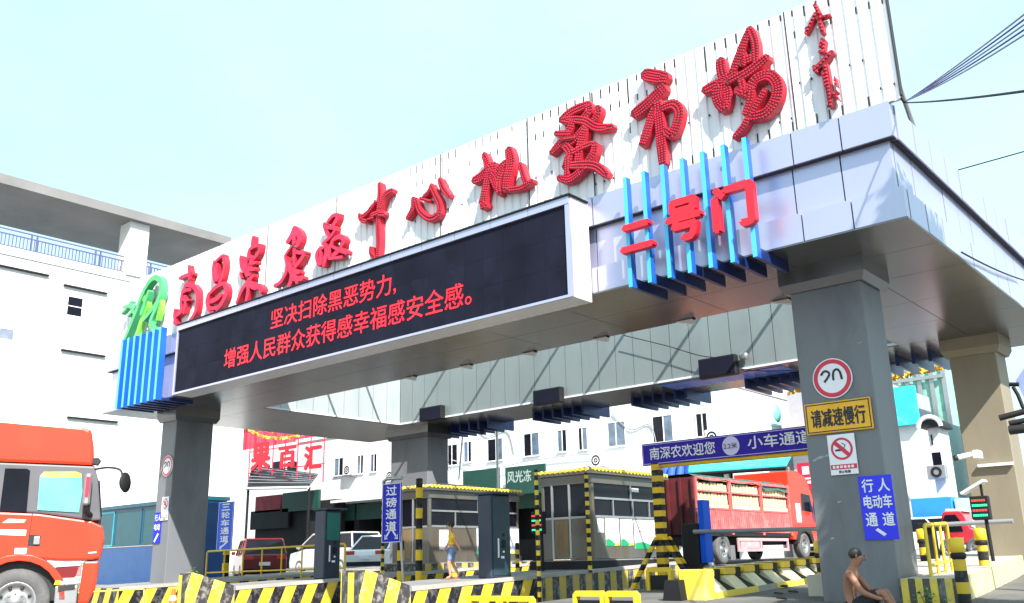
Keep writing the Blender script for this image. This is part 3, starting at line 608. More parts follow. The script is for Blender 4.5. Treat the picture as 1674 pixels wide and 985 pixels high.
# ------------------------------------------------------------------ pillar signs
def no_smoking(t, x0, x1, z0, z1, y):
    w = x1-x0
    b = MB(); b.box(x0, x1, y, y+.012, z0, z1); b.build('plate', M['signw'], t)
    cx, cz, r = (x0+x1)/2, z1-w*.52, w*.4
    b = MB(); b.ring((cx, y-.004, cz), (1,0,0), (0,0,1), r*.8, r)
    d = r*.9; q = .05*w
    b.add([(cx-d*.7-q, y-.006, cz+d*.7-q), (cx-d*.7+q, y-.006, cz+d*.7+q), (cx+d*.7+q, y-.006, cz-d*.7+q), (cx+d*.7-q, y-.006, cz-d*.7-q)], [(0,1,2,3)])
    b.box(x0+.01, x1-.01, y-.004, y-.001, z0+.19*w, z0+.36*w); b.build('prohibition_ring', M['signr'], t)
    b = MB(); b.box(cx-r*.62, cx+r*.35, y-.0035, y-.001, cz-.08*w, cz-.01*w)
    b.tube([(cx+r*.2, y-.004, cz+.02*w), (cx+r*.35, y-.004, cz+.12*w), (cx+r*.05, y-.004, cz+.2*w)], .01*w/.5*.8, 4)
    text(b, '禁止吸烟', (x0+.3*w, y-.003, z0+.05*w), (1,0,0), (0,0,1), .42*w, .1*w, .02); b.build('cigarette_mark', M['signk'], t)
    b = MB()
    for i in range(6): b.box(x0+w*(.1+.135*i), x0+w*(.1+.135*i+.09), y-.007, y-.0045, z0+.23*w, z0+.32*w)
    b.build('pale_marks', M['signw'], t)
def speed20(t, cx, cz, y, r, legend=True):
    b = MB(); b.lathe((cx, y, cz), (0,1,0), [(0, -.0), (r, 0), (r, .015), (0, .015)], 40, 0, False); b.build('plate', M['signw'], t)
    b = MB(); b.ring((cx, y-.003, cz), (1,0,0), (0,0,1), r*.74, r*.95, 40)
    a0 = math.pi*1.29; a1 = math.pi*1.71
    b.disc((cx, y-.0045, cz), (1,0,0), (0,0,1), r*.94, 16, 0, a0, a1); b.build('red_ring', M['signr'], t)
    b = MB(); yy = y-.006
    def st(pts, w):
        P = smooth([(p[0], p[1], 0) for p in pts], 5); L = []
        for k, p in enumerate(P):
            d = (P[min(k+1, len(P)-1)]-P[max(k-1, 0)]).normalized(); L.append((p+Vector((-d.y, d.x, 0))*w, p-Vector((-d.y, d.x, 0))*w))
        b.add([Vector((cx+q.x*r, yy, cz+q.y*r)) for ab in L for q in ab], [(2*k, 2*k+2, 2*k+3, 2*k+1) for k in range(len(L)-1)])
    st([(-.55,.2), (-.42,.36), (-.25,.38), (-.12,.24), (-.22,.05), (-.42,-.16)], .055); st([(.06,-.12), (.06,.15), (.14,.36), (.3,.4), (.42,.25), (.48,-.12)], .055)
    b.build('numerals', M['signk'], t)
FY = 14.215
p = PY(1361, 618, FY); t = thing('speed_sign', 'large round red-rimmed 20 speed sign with its lower half papered over, front pillar', 'speed sign', tuple(p), 0, 'speed signs on the pillars')
speed20(t, p.x, p.z, FY-.012, .32)
a = PY(1318, 662, FY); c = PY(1428, 700, FY)
t = thing('slow_down_sign', 'amber plate reading 请减速慢行 below the round speed sign', 'sign', (-5.38, FY, 2.62))
x0, x1, z0, z1 = -5.905, -4.845, 2.63, 3.12
b = MB(); b.box(x0, x1, FY-.03, FY-.01, z0, z1, bev=.008); b.build('plate', M['ysign'], t)
b = MB(); q = .022
b.box(x0+q, x1-q, FY-.034, FY-.031, z1-q-.016, z1-q); b.box(x0+q, x1-q, FY-.034, FY-.031, z0+q, z0+q+.016); b.box(x0+q, x0+q+.016, FY-.034, FY-.031, z0+q+.016, z1-q-.016); b.box(x1-q-.016, x1-q, FY-.034, FY-.031, z0+q+.016, z1-q-.016)
b.build('border', M['signk'], t)
b = MB(); text(b, '请减速慢行', (x0+.1, FY-.033, z0+.1), (1,0,0), (0,0,1), x1-x0-.2, .28, .022); b.build('lettering', M['signk'], t)
t = thing('no_smoking_sign', 'white no smoking plate with dark red ring under the amber plate', 'no smoking sign', (-5.45, FY, 2.0), 0, 'no smoking signs on the pillars')
a = PY(1352, 712, FY); c = PY(1404, 775, FY); no_smoking(t, a.x, a.x+.43, PY(1360, 778, FY).z+.01, a.z, FY-.014)
a = PY(1401, 779, FY); c = PY(1456, 878, FY)
t = thing('pedestrian_lane_sign', 'bright blue sheet reading 行人 电动车 通道 on the front right pillar', 'sign', (a.x+.25, FY, c.z))
x0, x1, z0, z1 = a.x+.01, a.x+.51, c.z-.03, a.z
b = MB(); b.box(x0, x1, FY-.008, FY+.012, z0, z1); b.build('sheet', mat('sheet_blue', (.02, .025, .8), .4, var=.06), t)
h = z1-z0; b = MB()
text(b, '行', (x0+.05, FY-.011, z1-.24), (1,0,0), (0,0,1), .17, .19, .02); text(b, '人', (x0+.29, FY-.011, z1-.24), (1,0,0), (0,0,1), .17, .19, .02)
text(b, '电动车', (x0+.05, FY-.011, z1-.48), (1,0,0), (0,0,1), .42, .19, .02)
text(b, '通', (x0+.05, FY-.011, z1-.74), (1,0,0), (0,0,1), .17, .19, .02); text(b, '道', (x0+.3, FY-.011, z1-.74), (1,0,0), (0,0,1), .17, .19, .02)
b.add([(x0+.17, FY-.011, z1-.8), (x0+.21, FY-.011, z1-.77), (x0+.33, FY-.011, z1-.86), (x0+.29, FY-.011, z1-.89)], [(0,1,2,3)])
b.build('lettering', M['signw'], t)
b = MB(); rr = random.Random(2)
for (px, py, w, h) in ((1340, 748, .1, .035), (1352, 744, .05, .03), (1332, 752, .05, .02), (1372, 820, .05, .015), (1400, 905, .07, .012), (1360, 880, .04, .02), (1405, 560, .05, .012)):
    p = PY(px, py, 14.226); n = 7; b.add([(p.x+math.cos(a)*w*rr.uniform(.5, 1), 14.2265, p.z+math.sin(a)*h*rr.uniform(.5, 1)+math.cos(a)*w*.2) for a in [2*math.pi*k/n for k in range(n)]], [list(range(n))])
b.build('scuff_marks', mat('scuff_pale', (.3, .31, .34), .8, var=.3, vscale=30), G)
# the same set on the far left pillar
FL = 13.885
p = PY(270, 762, FL); t = thing('speed_sign', 'small far round red-rimmed speed sign on the left pillar near the truck', 'speed sign', tuple(p), 0, 'speed signs on the pillars'); speed20(t, -25.0, p.z, FL-.012, .3)
t = thing('no_smoking_sign', 'far white no smoking plate on the left pillar near the truck', 'no smoking sign', (-25.0, FL, 2.2), 0, 'no smoking signs on the pillars'); no_smoking(t, -25.12, -24.75, PY(270, 850, FL).z, PY(270, 812, FL).z, FL-.014)
a = PY(252, 838, FL); c = PY(258, 888, FL)
t = thing('lane_sheet', 'small blue sheet with 行人 and a white arrow on the far left pillar', 'sign', (-25.3, FL, c.z))
b = MB(); b.box(-25.48, -25.1, FL-.008, FL+.012, c.z, a.z); b.build('sheet', M['bsign'], t)
b = MB(); text(b, '行人', (-25.45, FL-.011, a.z-.24), (1,0,0), (0,0,1), .32, .18, .02); text(b, '电动', (-25.45, FL-.011, a.z-.5), (1,0,0), (0,0,1), .32, .18, .02)
b.add([(-25.42, FL-.011, c.z+.06), (-25.36, FL-.011, c.z+.03), (-25.16, FL-.011, c.z+.26), (-25.23, FL-.011, c.z+.29)], [(0,1,2,3)]); b.build('lettering', M['signw'], t)

# ------------------------------------------------------------------ lane signs on posts
def vsign(t, x0, x1, z0, z1, y, chars, m, arrows, frame=True):
    b = MB(); b.box(x0, x1, y, y+.03, z0, z1); b.build('plate', m, t)
    f = MB(); q = .02
    for bx in ((x0, x1, z1-q, z1), (x0, x1, z0, z0+q), (x0, x0+q, z0+q, z1-q), (x1-q, x1, z0+q, z1-q)): f.box(bx[0], bx[1], y-.004, y-.001, bx[2], bx[3])
    f.build('border', M['signl'], t)
    w = x1-x0; h = z1-z0; n = len(chars); l = MB(); ch = h*.8/n
    for i, k in enumerate(chars): text(l, k, (x0+w*.22, y-.003, z1-h*.03-(i+1)*ch+ch*.12), (1,0,0), (0,0,1), w*.56, ch*.8, .022)
    for (ax, az), (bx, bz) in arrows:
        p0 = Vector((x0+w*ax, y-.003, z0+h*az)); p1 = Vector((x0+w*bx, y-.003, z0+h*bz)); d = (p1-p0).normalized(); nn = Vector((-d.z, 0, d.x))
        l.add([p0+nn*.025, p0-nn*.025, p1-nn*.025-d*.06, p1+nn*.025-d*.06], [(0,1,2,3)]); l.add([p1, p1-d*.1+nn*.08, p1-d*.1-nn*.08], [(0,1,2)])
    l.build('lettering', M['signw'], t)
t = thing('weighbridge_sign', 'upright violet-blue sign reading 过磅通道 with two arrows on a grey post', 'lane sign', (-17.7, 16, zroad(-17.7, 16)))
vsign(t, -18.05, -17.36, 1.32, 2.78, 16.0, '过磅通道', M['bsign'], [((.42,.19), (.15,.05)), ((.6,.19), (.87,.05))])
b = MB(); b.tube([(-17.42, 16.05, 2.6), (-17.38, 16.05, 1.3), (-17.2, 16.02, zroad(-17.2, 16)-.05)], .035, 8); b.build('post', M['steel'], t)
b = MB(); b.tube([(-18.08, 16.08, 2.6), (-18.1, 16.08, 2.86), (-17.95, 16.08, 2.92), (-17.4, 16.08, 2.9)], .05, 8); b.build('bent_arm', M['steel'], t)
t = thing('tricycle_lane_sign', 'upright bright blue sign reading 三轮车通道 with one arrow on a banded post', 'lane sign', (-26.7, 17, zg(17)))
vsign(t, -27.15, -26.3, 1.3, 2.86, 17.0, '三轮车通道', M['bsignl'], [((.75,.2), (.2,.06))])
b = MB(); b.box(-26.82, -26.66, 17.04, 17.2, zg(17)-.3, 1.5); b.build('post', POL, t)

# ------------------------------------------------------------------ banded guard poles
def pole(name, lab, x, y, z0, z1, r, m, cap=True, lean=(0, 0), group='yellow and black banded guard poles'):
    t = thing(name, lab, 'guard pole', (x, y, z0), 0, group)
    b = MB(); b.tube([(x, y, z0-.05), (x+lean[0], y+lean[1], z1)], r, 14); b.build('shaft', m, t)
    c = MB(); c.lathe((x+lean[0], y+lean[1], z1), (0,0,1), [(r*1.02, -.03), (r*1.02, .01), (r*.5, .03), (0, .035)], 14); c.build('cap', M['dark'], t)
    f = MB(); f.lathe((x, y, z0), (0,0,1), [(r*1.9, 0), (r*1.9, .012), (r*1.05, .014)], 14); f.build('base_plate', M['steel'], t)
    return t
pole('guard_pole', 'thick banded guard pole standing left of the child in front of the first booth', -16.9, 16.2, zroad(-16.9, 16.2), 2.83, .085, POL)
pole('guard_pole', 'slim fine-banded pole rising just left of the weighbridge sign', -19.3, 17.15, zg(17.15)+.33, 2.7, .045, POLf)
pole('guard_pole', 'short thick banded post right below the weighbridge sign', -17.72, 16.35, zroad(-17.72, 16.35), 1.35, .09, POL)
pole('guard_pole', 'fine-banded pole at the left front of the booth with posters', -12.68, 15.65, zroad(-12.68, 15.65), 2.68, .045, POLf)
pole('guard_pole', 'fine-banded pole against the corner of the booth with posters', -13.06, 18.02, zg(18)+.33, 2.78, .05, POLf)
pole('guard_pole', 'knee-high fine-banded post beside the lane display right of the second kiosk', -14.75, 17.4, zg(17.4)+.33, 1.2, .05, POLf)

# bollards at the right
def bollard(lab, x, y, z0, h, r, group='banded bollards by the pavement'):
    t = thing('bollard', lab, 'bollard', (x, y, z0), 0, group)
    b = MB(); b.tube([(x, y, z0-.1), (x, y, z0+h-.18)], r, 16); b.build('shaft', stripe_mat('bollard_bands', (.62, .42, .03), (.02, .02, .022), (0,0,1), .3, phase=.2, wear=.25), t)
    b = MB(); b.lathe((x, y, z0+h), (0,0,1), [(r, -.2), (r*1.16, -.19), (r*1.16, -.02), (r*.9, 0), (0, .01)], 16); b.build('cap', M['yellow'], t)
    b = MB(); b.lathe((x, y, z0+h), (0,0,1), [(r*1.02, -.28), (r*1.2, -.27), (r*1.2, -.215), (r*1.02, -.2)], 16); b.build('collar', M['dark'], t)
bollard('nearest thick banded bollard at the right, in front of the pavement kerb', -3.86, 14.0, .0, .98, .085)
bollard('dark banded bollard half hidden behind the nearest one, before the tan pillar', -4.45, 17.6, zg(17.6)+.33, .62, .085)
bollard('banded bollard seen through the yellow railing', -6.15, 20.0, zg(20)+.2, .75, .09)
bollard('slightly leaning banded bollard at the left foot of the signed pillar', -6.55, 15.7, .12, .9, .07)

# ------------------------------------------------------------------ slate kiosks (lane machines)
def kiosk(lab, x0, x1, y0, y1, z0, z1, green):
    t = thing('ticket_kiosk', lab, 'kiosk', ((x0+x1)/2, (y0+y1)/2, z0), 0, 'slate ticket kiosks on the islands')
    b = MB(); b.box(x0, x1, y0, y1, z0, z1, bev=.02); b.build('cabinet', M['kiosk'], t)
    b = MB(); b.box(x1+.002, x1+.012, y0+.06, y1-.05, z0+(.95 if green else .06), z1-.06); b.build('side_panel', M['kioskg'] if green else mat('kiosk_panel', (.02, .045, .065), .5, .1, var=.2), t)
    b = MB(); b.box(x0-.05, x1+.12, y0-.05, y1+.12, z1, z1+.05, bev=.015); b.build('lid', M['kiosk'], t)
    ym = (y0+y1)/2; b = MB(); b.box(x1+.013, x1+.025, ym+.04, ym+.1, z0+.86, z0+.92); b.build('lens_window', M['dark'], t); b = MB(); b.box(x1+.013, x1+.03, ym+.02, ym+.12, z0+.62, z0+.78); b.build('card_slot', M['dark'], t)
    b = MB(); b.box(x1+.013, x1+.022, ym-.12, ym-.08, z0+.42, z0+.82); b.box(x1+.013, x1+.022, ym-.02, ym+.08, z0+.4, z0+.45); b.box(x1+.013, x1+.022, ym+.04, ym+.09, z0+.52, z0+.56); b.build('pale_labels', M['signw'], t)
kiosk('slate kiosk with a green upper side panel, left between the cars', -19.62, -19.2, 15.1, 15.62, zg(15.3)+.33, 2.17, True)
kiosk('slate blue kiosk standing right of the child in yellow', -13.78, -13.4, 14.95, 15.6, zg(15)+.33, 2.2, False)

# ------------------------------------------------------------------ toll booths with tiled eaves
def booth(lab, x0, x1, y0, y1, z0, z1, posters, door):
    t = thing('toll_booth', lab, 'booth', ((x0+x1)/2, (y0+y1)/2, z0), 0, 'steel toll booths with tiled eaves')
    zs = z0+1.0; zt = z1-.32; zm = lerp(zs, zt, .55); S = M['booth']
    b = MB(); b.box(x0, x1, y0, y1, z0, zs); b.build('lower_wall', S, t)
    b = MB()
    for x, y in ((x0, y0), (x1-.09, y0), (x0, y1-.09), (x1-.09, y1-.09)): b.box(x, x+.09, y, y+.09, zs, zt, bev=.01)
    b.build('corner_posts', S, t)
    b = MB(); b.box(x0-.02, x1+.02, y0-.02, y1+.02, zt, z1-.1); b.build('fascia', S, t)
    b = MB(); b.box(x0+.15, x1-.15, y0+.4, y1-.15, zs, zt-.3); b.build('interior', M['shopdark'], t)
    for nm, ax in (('window', 'x'), ('window', 'y')):
        w = MB(); g = MB()
        if ax == 'x':
            w.box(x1-.03, x1+.015, y0+.09, y1-.09, zs-.03, zs+.03); w.box(x1-.03, x1+.012, y0+.09, y1-.09, zm-.025, zm+.025); 
            for k, (za, zb) in ((.52, (zm+.025, zt)), (.27, (zs+.03, zm-.025)), (.54, (zs+.03, zm-.025)), (.78, (zs+.03, zm-.025))): yk = lerp(y0, y1, k); w.box(x1-.03, x1+.01, yk-.02, yk+.02, za, zb)
            g.box(x1-.035, x1-.031, y0+.09, y1-.09, zs, zt)
        else:
            for k in (.22, .56): xk = lerp(x0, x1, k); w.box(xk-.03, xk+.03, y0-.012, y0+.02, z0+.02, zt)
            w.box(x0+.09, x1-.09, y0-.01, y0+.02, zs-.03, zs+.02)
            g.box(x0+.09, x1-.09, y0+.022, y0+.026, zs, zt)
        f = w.build('window', M['steel'], t); build_sub(g, 'pane', M['glass'], f, t)
    b = MB(); b.box(x0+.25*(x1-x0)+.05, x0+.55*(x1-x0)-.04, y0-.015, y0-.001, z0+.12, zs-.06); dd = b.build('door_panel', mat('door_rust_tan', (.26, .17, .085), .5, .3, var=.25, vscale=1.5, dirt=(.2, .17, .12), stretch=(2, 1, .5)), t)
    b = MB(); b.box(x0-.13, x1+.13, y0-.13, y1+.13, z1-.1, z1-.035, 1)
    # a row of rounded yellow eave tiles on each visible side over a hipped roof
    e = .12; cx, cy = (x0+x1)/2, (y0+y1)/2
    b.add([(x0-e,y0-e,z1-.03),(x1+e,y0-e,z1-.03),(x1+e,y1+e,z1-.03),(x0-e,y1+e,z1-.03),(cx,lerp(y0,y1,.3),z1+.2),(cx,lerp(y0,y1,.7),z1+.2)], [(0,1,4),(1,2,5,4),(2,3,5),(3,0,4,5),(3,2,1,0)])
    n = int((y1-y0+2*e)/.16)
    for i in range(n):
        y = y0-e+(i+.5)*.16; b.tube([(x1+e+.045, y, z1+.0), (x1+e-.04, y, z1+.012)], .046, 9, 2)
    n = int((x1-x0+2*e)/.16)
    for i in range(n):
        x = x0-e+(i+.5)*.16; b.tube([(x, y0-e-.045, z1+.0), (x, y0-e+.04, z1+.012)], .046, 9, 2)
    b.build('tiled_roof', [mat('roof_tile_brown', (.07, .045, .02), .7, var=.3, vscale=6), M['booth'], M['yelloww']], t)
    if posters:
        L = y1-y0
        for k, (f0, f1, za, zb, hill) in enumerate(((.05, .13, z0+.62, z0+.95, 0), (.15, .33, z0+.3, z0+.96, 1), (.35, .52, z0+.3, z0+.95, 1), (.54, .99, z0+.22, z0+.95, 1)) if posters == 2 else ((.1, .2, z0+.35, z0+.9, 0), (.5, .99, z0+.2, z0+.97, 1))):
            ya, yb = y0+L*f0, y0+L*f1; p = MB(); p.box(x1+.003, x1+.009, ya, yb, za, zb); pp = p.build('poster', M['signw'], t)
            if hill:
                q = MB(); pts = [(ya, za)]; m_ = 10
                for j in range(m_+1): pts.append((lerp(ya, yb, j/m_), za+.1+.07*math.sin(j/m_*5+.6)))
                pts.append((yb, za)); q.add([(x1+.011, y, z) for y, z in pts], [list(range(len(pts)))[::-1]])
                build_sub(q, 'green_hill', M['kioskg2'], pp, t)
                q = MB(); q.add([(x1+.013, lerp(ya,yb,.55), za+.0), (x1+.013, yb, za+.02), (x1+.013, yb, za+.11)], [(0,1,2)]); build_sub(q, 'yellow_field', M['yelloww'], pp, t)
                q = MB()
                for j in range(3): q.box(x1+.0095, x1+.011, lerp(ya,yb,.15), lerp(ya,yb,.35+.3*((j*7)%3)/3), zb-.12-.09*j, zb-.1-.09*j)
                build_sub(q, 'grey_lines', M['grey'], pp, t)
    b = MB(); b.box(x1+.012, x1+.02, lerp(y0,y1,.53), lerp(y0,y1,.63), zt-.16, zt-.06); b.build('white_tag', M['signw'], t)
    return t
M['kioskg2'] = mat('hill_green', (.01, .3, .12), .5, var=.1)
booth('steel toll booth behind the child with yellow eave tiles', -20.95, -19.4, 19.0, 23.0, zg(19)+.56, 2.95, 1, False)
booth('steel toll booth with white green-hill posters beside the banded gantry', -15.0, -13.4, 18.7, 22.0, zg(18.7)+.56, 2.95, 2, True)

# ------------------------------------------------------------------ height gantry with the blue welcome board
t = thing('height_gantry', 'violet-blue overhead board reading 南深农欢迎您 小车通道 on a banded splayed post', 'gantry', (-10.46, 17, zg(17)))
b = MB(); b.box(-10.56, -10.36, 16.92, 17.1, zg(17)-.05, 2.75, bev=.012); b.build('post', POLg, t)
for (x, y) in ((-11.0, 16.6), (-9.72, 17.0), (-10.2, 17.9)):
    b = MB(); b.tube([(-10.46+(.12 if x > -10.4 else -.05), 17.0+(.1 if y > 17.5 else -.1), 1.2), (x, y, zg(y)-.03)], .055, 10); b.build('leg', POLg, t)
    f = MB(); f.box(x-.12, x+.12, y-.12, y+.12, zg(y)-.02, zg(y)+.015); f.build('foot_plate', M['steel'], t)
gx0, gx1, gz0, gz1 = -10.76, -5.6, 2.71, 3.17
b = MB(); b.box(gx0, gx1, 16.93, 17.05, gz0, gz1); b.build('board', M['psign'], t)
b = MB(); 
for z in (gz0+.02, gz1-.035): b.box(gx0+.02, gx1-.02, 16.924, 16.929, z, z+.012)
b.box(gx0+.02, gx0+.032, 16.924, 16.929, gz0+.034, gz1-.036); b.build('border', M['signl'], t)
b = MB(); text(b, '南深农欢迎您', (-10.56, 16.927, 2.82), (1,0,0), (0,0,1), 1.55, .25, .016); b.build('lettering', M['signw'], t)
b = MB(); text(b, '小车通道', (-8.28, 16.927, 2.84), (1,0,0), (0,0,1), 1.32, .25, .016); b.build('lettering', M['signw'], t)
b = MB(); b.disc((-8.65, 16.923, 2.94), (1,0,0), (0,0,1), .19, 30); b.build('height_disc', M['signl'], t)
b = MB(); text(b, '2.2米', (-8.81, 16.919, 2.88), (1,0,0), (0,0,1), .3, .12, .01); b.build('height_figure', M['signk'], t)
b = MB(); b.tube([(gx0+.3, 17.02, 2.69), (gx1, 17.02, 2.66)], .05, 10); b.build('crossbeam', POLg, t)
b = MB(); b.box(-5.75, -5.55, 16.92, 17.1, zg(17), 2.7); b.build('post', POLg, t)

# barrier machines and booms
t = thing('boom_barrier', 'dark blue barrier cabinet beside the gantry with its grey boom lowered across the lane', 'barrier', (-10.25, 18, zg(18)))
b = MB(); b.box(-10.45, -10.05, 17.8, 18.2, zg(18), 1.5, bev=.02); b.build('cabinet', M['dark'], t)
b = MB(); b.box(-10.03, -9.9, 17.85, 18.15, zg(18)+.45, 1.98); b.build('blue_column', M['bsignl'], t)
b = MB(); b.tube([(-10.1, 17.74, 1.32), (-6.2, 17.74, 1.26)], .045, 8); b.build('boom', M['grey'], t)
b = MB(); b.lathe((-9.75, 17.7, zg(18)+.2), (1,0,0), [(0,-.1),(.2,-.1),(.2,.1),(0,.1)], 18); b.build('counterweight', M['steel'], t)
t = thing('boom_barrier', 'grey barrier boom lowered across the pavement lane right of the signed pillar', 'barrier', (-6.4, 21, zg(21)+.33))
b = MB(); b.box(-6.5, -6.2, 20.9, 21.2, zg(21)+.3, 1.4, bev=.02); b.build('cabinet', M['dark'], t)
b = MB(); b.tube([(-6.3, 20.85, 1.34), (-4.62, 20.85, 1.36)], .045, 8); b.build('boom', M['grey'], t)

# castellated concrete barrier of the car lane
BPALE = mat('barrier_pale', (.72, .66, .42), .7, var=.15, bump=.2, dirt=(.62, .6, .55), dscale=2.5)
t = thing('concrete_barrier', 'low yellow and white notched concrete barrier beside the car lane', 'barrier', (-8.2, 14.4, zg(14.4)))
y = 14.6; i = 0; cap = MB(); body = MB(); foot = MB()
while y < 24:
    z = zg(y); L = .78; e = .42
    foot.hexa([(-8.75,y,z-.05),(-7.93,y,z-.05),(-7.93,y+L,z-.02),(-8.75,y+L,z-.02)], [(-8.75,y,z+.1),(-7.96,y,z+.1),(-7.96,y+L,z+.127),(-8.75,y+L,z+.127)], 0 if i % 4 != 2 else 1)
    body.hexa([(-8.7,y,z+.1),(-7.98,y,z+.1),(-7.98,y+e,z+.115),(-8.7,y+e,z+.115)], [(-8.6,y,z+.33),(-8.24,y,z+.33),(-8.24,y+e,z+.345),(-8.6,y+e,z+.345)])
    cap.box(-8.62, -8.2, y-.01, y+e+.01, z+.345, z+.46, bev=.01)
    blk = MB(); blk.hexa([(-8.68,y+e+.02,z+.115),(-7.99,y+e+.02,z+.115),(-7.99,y+L-.03,z+.128),(-8.68,y+L-.03,z+.128)], [(-8.6,y+e+.03,z+.3),(-8.3,y+e+.03,z+.3),(-8.3,y+L-.1,z+.31),(-8.6,y+L-.1,z+.31)])
    blk.box(-8.6, -8.22, y+e+.04, y+e+.24, z+.3, z+.47)
    bl = body.build('block', BPALE, t); build_sub(cap, 'cap', M['yellow'], bl, t); blk.build('black_gap_block', M['dark'], t); cap = MB(); body = MB()
    y += L; i += 1
foot.build('footing', [M['yelloww'], M['concrete']], t)
core = MB(); 
for ya in range(14, 24, 2): core.hexa([(-8.66,ya,zg(ya)),(-8.3,ya,zg(ya)),(-8.3,ya+2,zg(ya+2)),(-8.66,ya+2,zg(ya+2))], [(-8.6,ya,zg(ya)+.33),(-8.34,ya,zg(ya)+.33),(-8.34,ya+2,zg(ya+2)+.33),(-8.6,ya+2,zg(ya+2)+.33)])
core.build('core', M['dark'], t)
b = MB(); b.box(-8.45, -7.95, 14.2, 14.55, -.05, .6, bev=.02); b.build('end_block', M['yelloww'], t)

# yellow hoop guards near the camera
def hoop(lab, x0, x1, y, z0, z1):
    t = thing('hoop_guard', lab, 'guard rail', ((x0+x1)/2, y, z0), 0, 'yellow hoop guards on the near road')
    n = max(1, round((x1-x0)/.75)); b = MB()
    for i in range(n):
        a, c = lerp(x0, x1, i/n)+.012, lerp(x0, x1, (i+1)/n)-.012
        b.prism([(a, y, z0), (a, y, z1-.06), (a+.06, y, z1), (c-.06, y, z1), (c, y, z1-.06), (c, y, z0), (c-.07, y, z0), (c-.07, y, z1-.09), (a+.07, y, z1-.09), (a+.07, y, z0)], (0, .12, 0))
    b.build('frame', M['yellow'], t)
    k = MB()
    for i in range(n):
        a, c = lerp(x0, x1, i/n)+.09, lerp(x0, x1, (i+1)/n)-.09; k.box(a, c, y+.03, y+.09, z0+.02, z1-.15)
    k.build('infill', M['dark'], t)
hoop('yellow hoop guard at the bottom centre below the second kiosk', -12.25, -10.7, 13.0, zroad(-11.4, 13.0), .2)
hoop('yellow and black hoop guard at the bottom left of the gantry legs', -9.75, -8.45, 12.9, zg(12.9), .3)
hoop('dull yellow hoop guard standing between the splayed gantry legs', -10.45, -9.85, 16.3, zg(16.3), .62)

# yellow tube railings
def railing(name, lab, a, c, n, h, r, mids, m):
    t = thing(name, lab, 'railing', tuple((Vector(a)+Vector(c))/2), 0)
    a, c = Vector(a), Vector(c); U = Vector((0, 0, h)); b = MB()
    b.tube([a, a+U*.96, a+U+(c-a).normalized()*.05, c+U-(c-a).normalized()*.05, c+U*.96, c], r, 8)
    b.build('frame', m, t)
    for f in mids: b = MB(); b.tube([a+U*f, c+U*f], r*.8, 8); b.build('rail', m, t)
    for i in range(1, n): p = lerp(a, c, i/n); b = MB(); b.tube([p, p+U], r*.8, 8); b.build('upright', m, t)
railing('tube_railing', 'bright yellow tube railing on the pavement right of the signed pillar', (-4.42, 14.55, zg(14.5)+.33), (-4.55, 16.1, zg(16)+.33), 3, .74, .028, (.22,), M['yellow'])
railing('tube_railing', 'long yellow tube railing before the dark red car', (-27.5, 16.9, zg(17)+.2), (-21.3, 17.5, zg(17.5)+.25), 7, .92, .03, (.28,), M['yellow'])
railing('tube_railing', 'short low yellow railing before the white sedan', (-21.8, 21.5, zg(21)+.1), (-21.2, 24, zg(24)+.1), 3, .6, .03, (.4,), M['yellow'])
railing('tube_railing', 'thin weathered railing at the lower left beside the weeds', (-22.6, 9.4, zg(9.4)), (-21.5, 11.6, zg(11.6)), 2, .34, .018, (), M['yelloww'])

# lane display boards with light rows
def display(lab, x0, x1, z0, z1, y, foot, rows, roof):
    t = thing('lane_display', lab, 'display', ((x0+x1)/2, y+.08, foot), 0, 'lane displays with red and green rows')
    b = MB(); b.box(x0, x1, y, y+.14, z0, z1, bev=.015); b.build('case', M['dark'], t)
    n = len(rows)
    for i, k in enumerate(rows):
        z = lerp(z1, z0, (i+.9)/(n+.8)); b = MB(); q = random.Random(i); xx = x0+.035
        while xx < x1-.05: w = q.uniform(.02, .045); b.box(xx, min(xx+w, x1-.03), y-.006, y-.001, z-.02, z+.02); xx += w+.008
        b.build('text_row', M['ledgreen'] if k == 'g' else M['ledpanelred'], t)
    b = MB(); b.tube([((x0+x1)/2+.05, y+.12, z0+.02), ((x0+x1)/2+.06, y+.12, foot)], .035, 8); b.build('post', M['dark'], t)
    if roof: b = MB(); b.prism([(x0-.12, y-.1, z1+.08), (x1-.02, y-.1, z1+.3), (x1, y-.1, z1+.26), (x0-.1, y-.1, z1+.04)], (0, .3, 0)); b.build('rain_hood', M['white'], t); b = MB(); b.box(x1-.12, x1-.08, y+.03, y+.08, z1, z1+.24); b.build('stay', M['dark'], t)
display('lane display with a tilted white hood before the tan pillar', -4.95, -4.62, 1.36, 1.8, 19.2, zg(19.2)+.33, 'rgrg', True)
display('small lane display without hood right of the second kiosk', -14.55, -14.18, 1.42, 1.95, 17.7, zg(17.7)+.33, 'rgrg', False)

# traffic cone
t = thing('traffic_cone', 'orange and white traffic cone at the left wedge nose', 'cone', (-19.65, 11.3, zroad(-19.65, 11.3)))
z = zroad(-19.65, 11.3)
b = MB(); b.box(-19.83, -19.47, 11.12, 11.48, z, z+.03); b.build('base', M['black'], t)
b = MB(); b.lathe((-19.65, 11.3, z), (0,0,1), [(.14, .03), (.04, .66), (.0, .67)], 18); b.build('cone', M['orange'], t)
for za, zb in ((.2, .32), (.42, .52)): b = MB(); b.lathe((-19.65, 11.3, z), (0,0,1), [(.14-.159*(za-.03)+.004, za), (.14-.159*(zb-.03)+.004, zb)], 18); b.build('white_band', M['signw'], t)
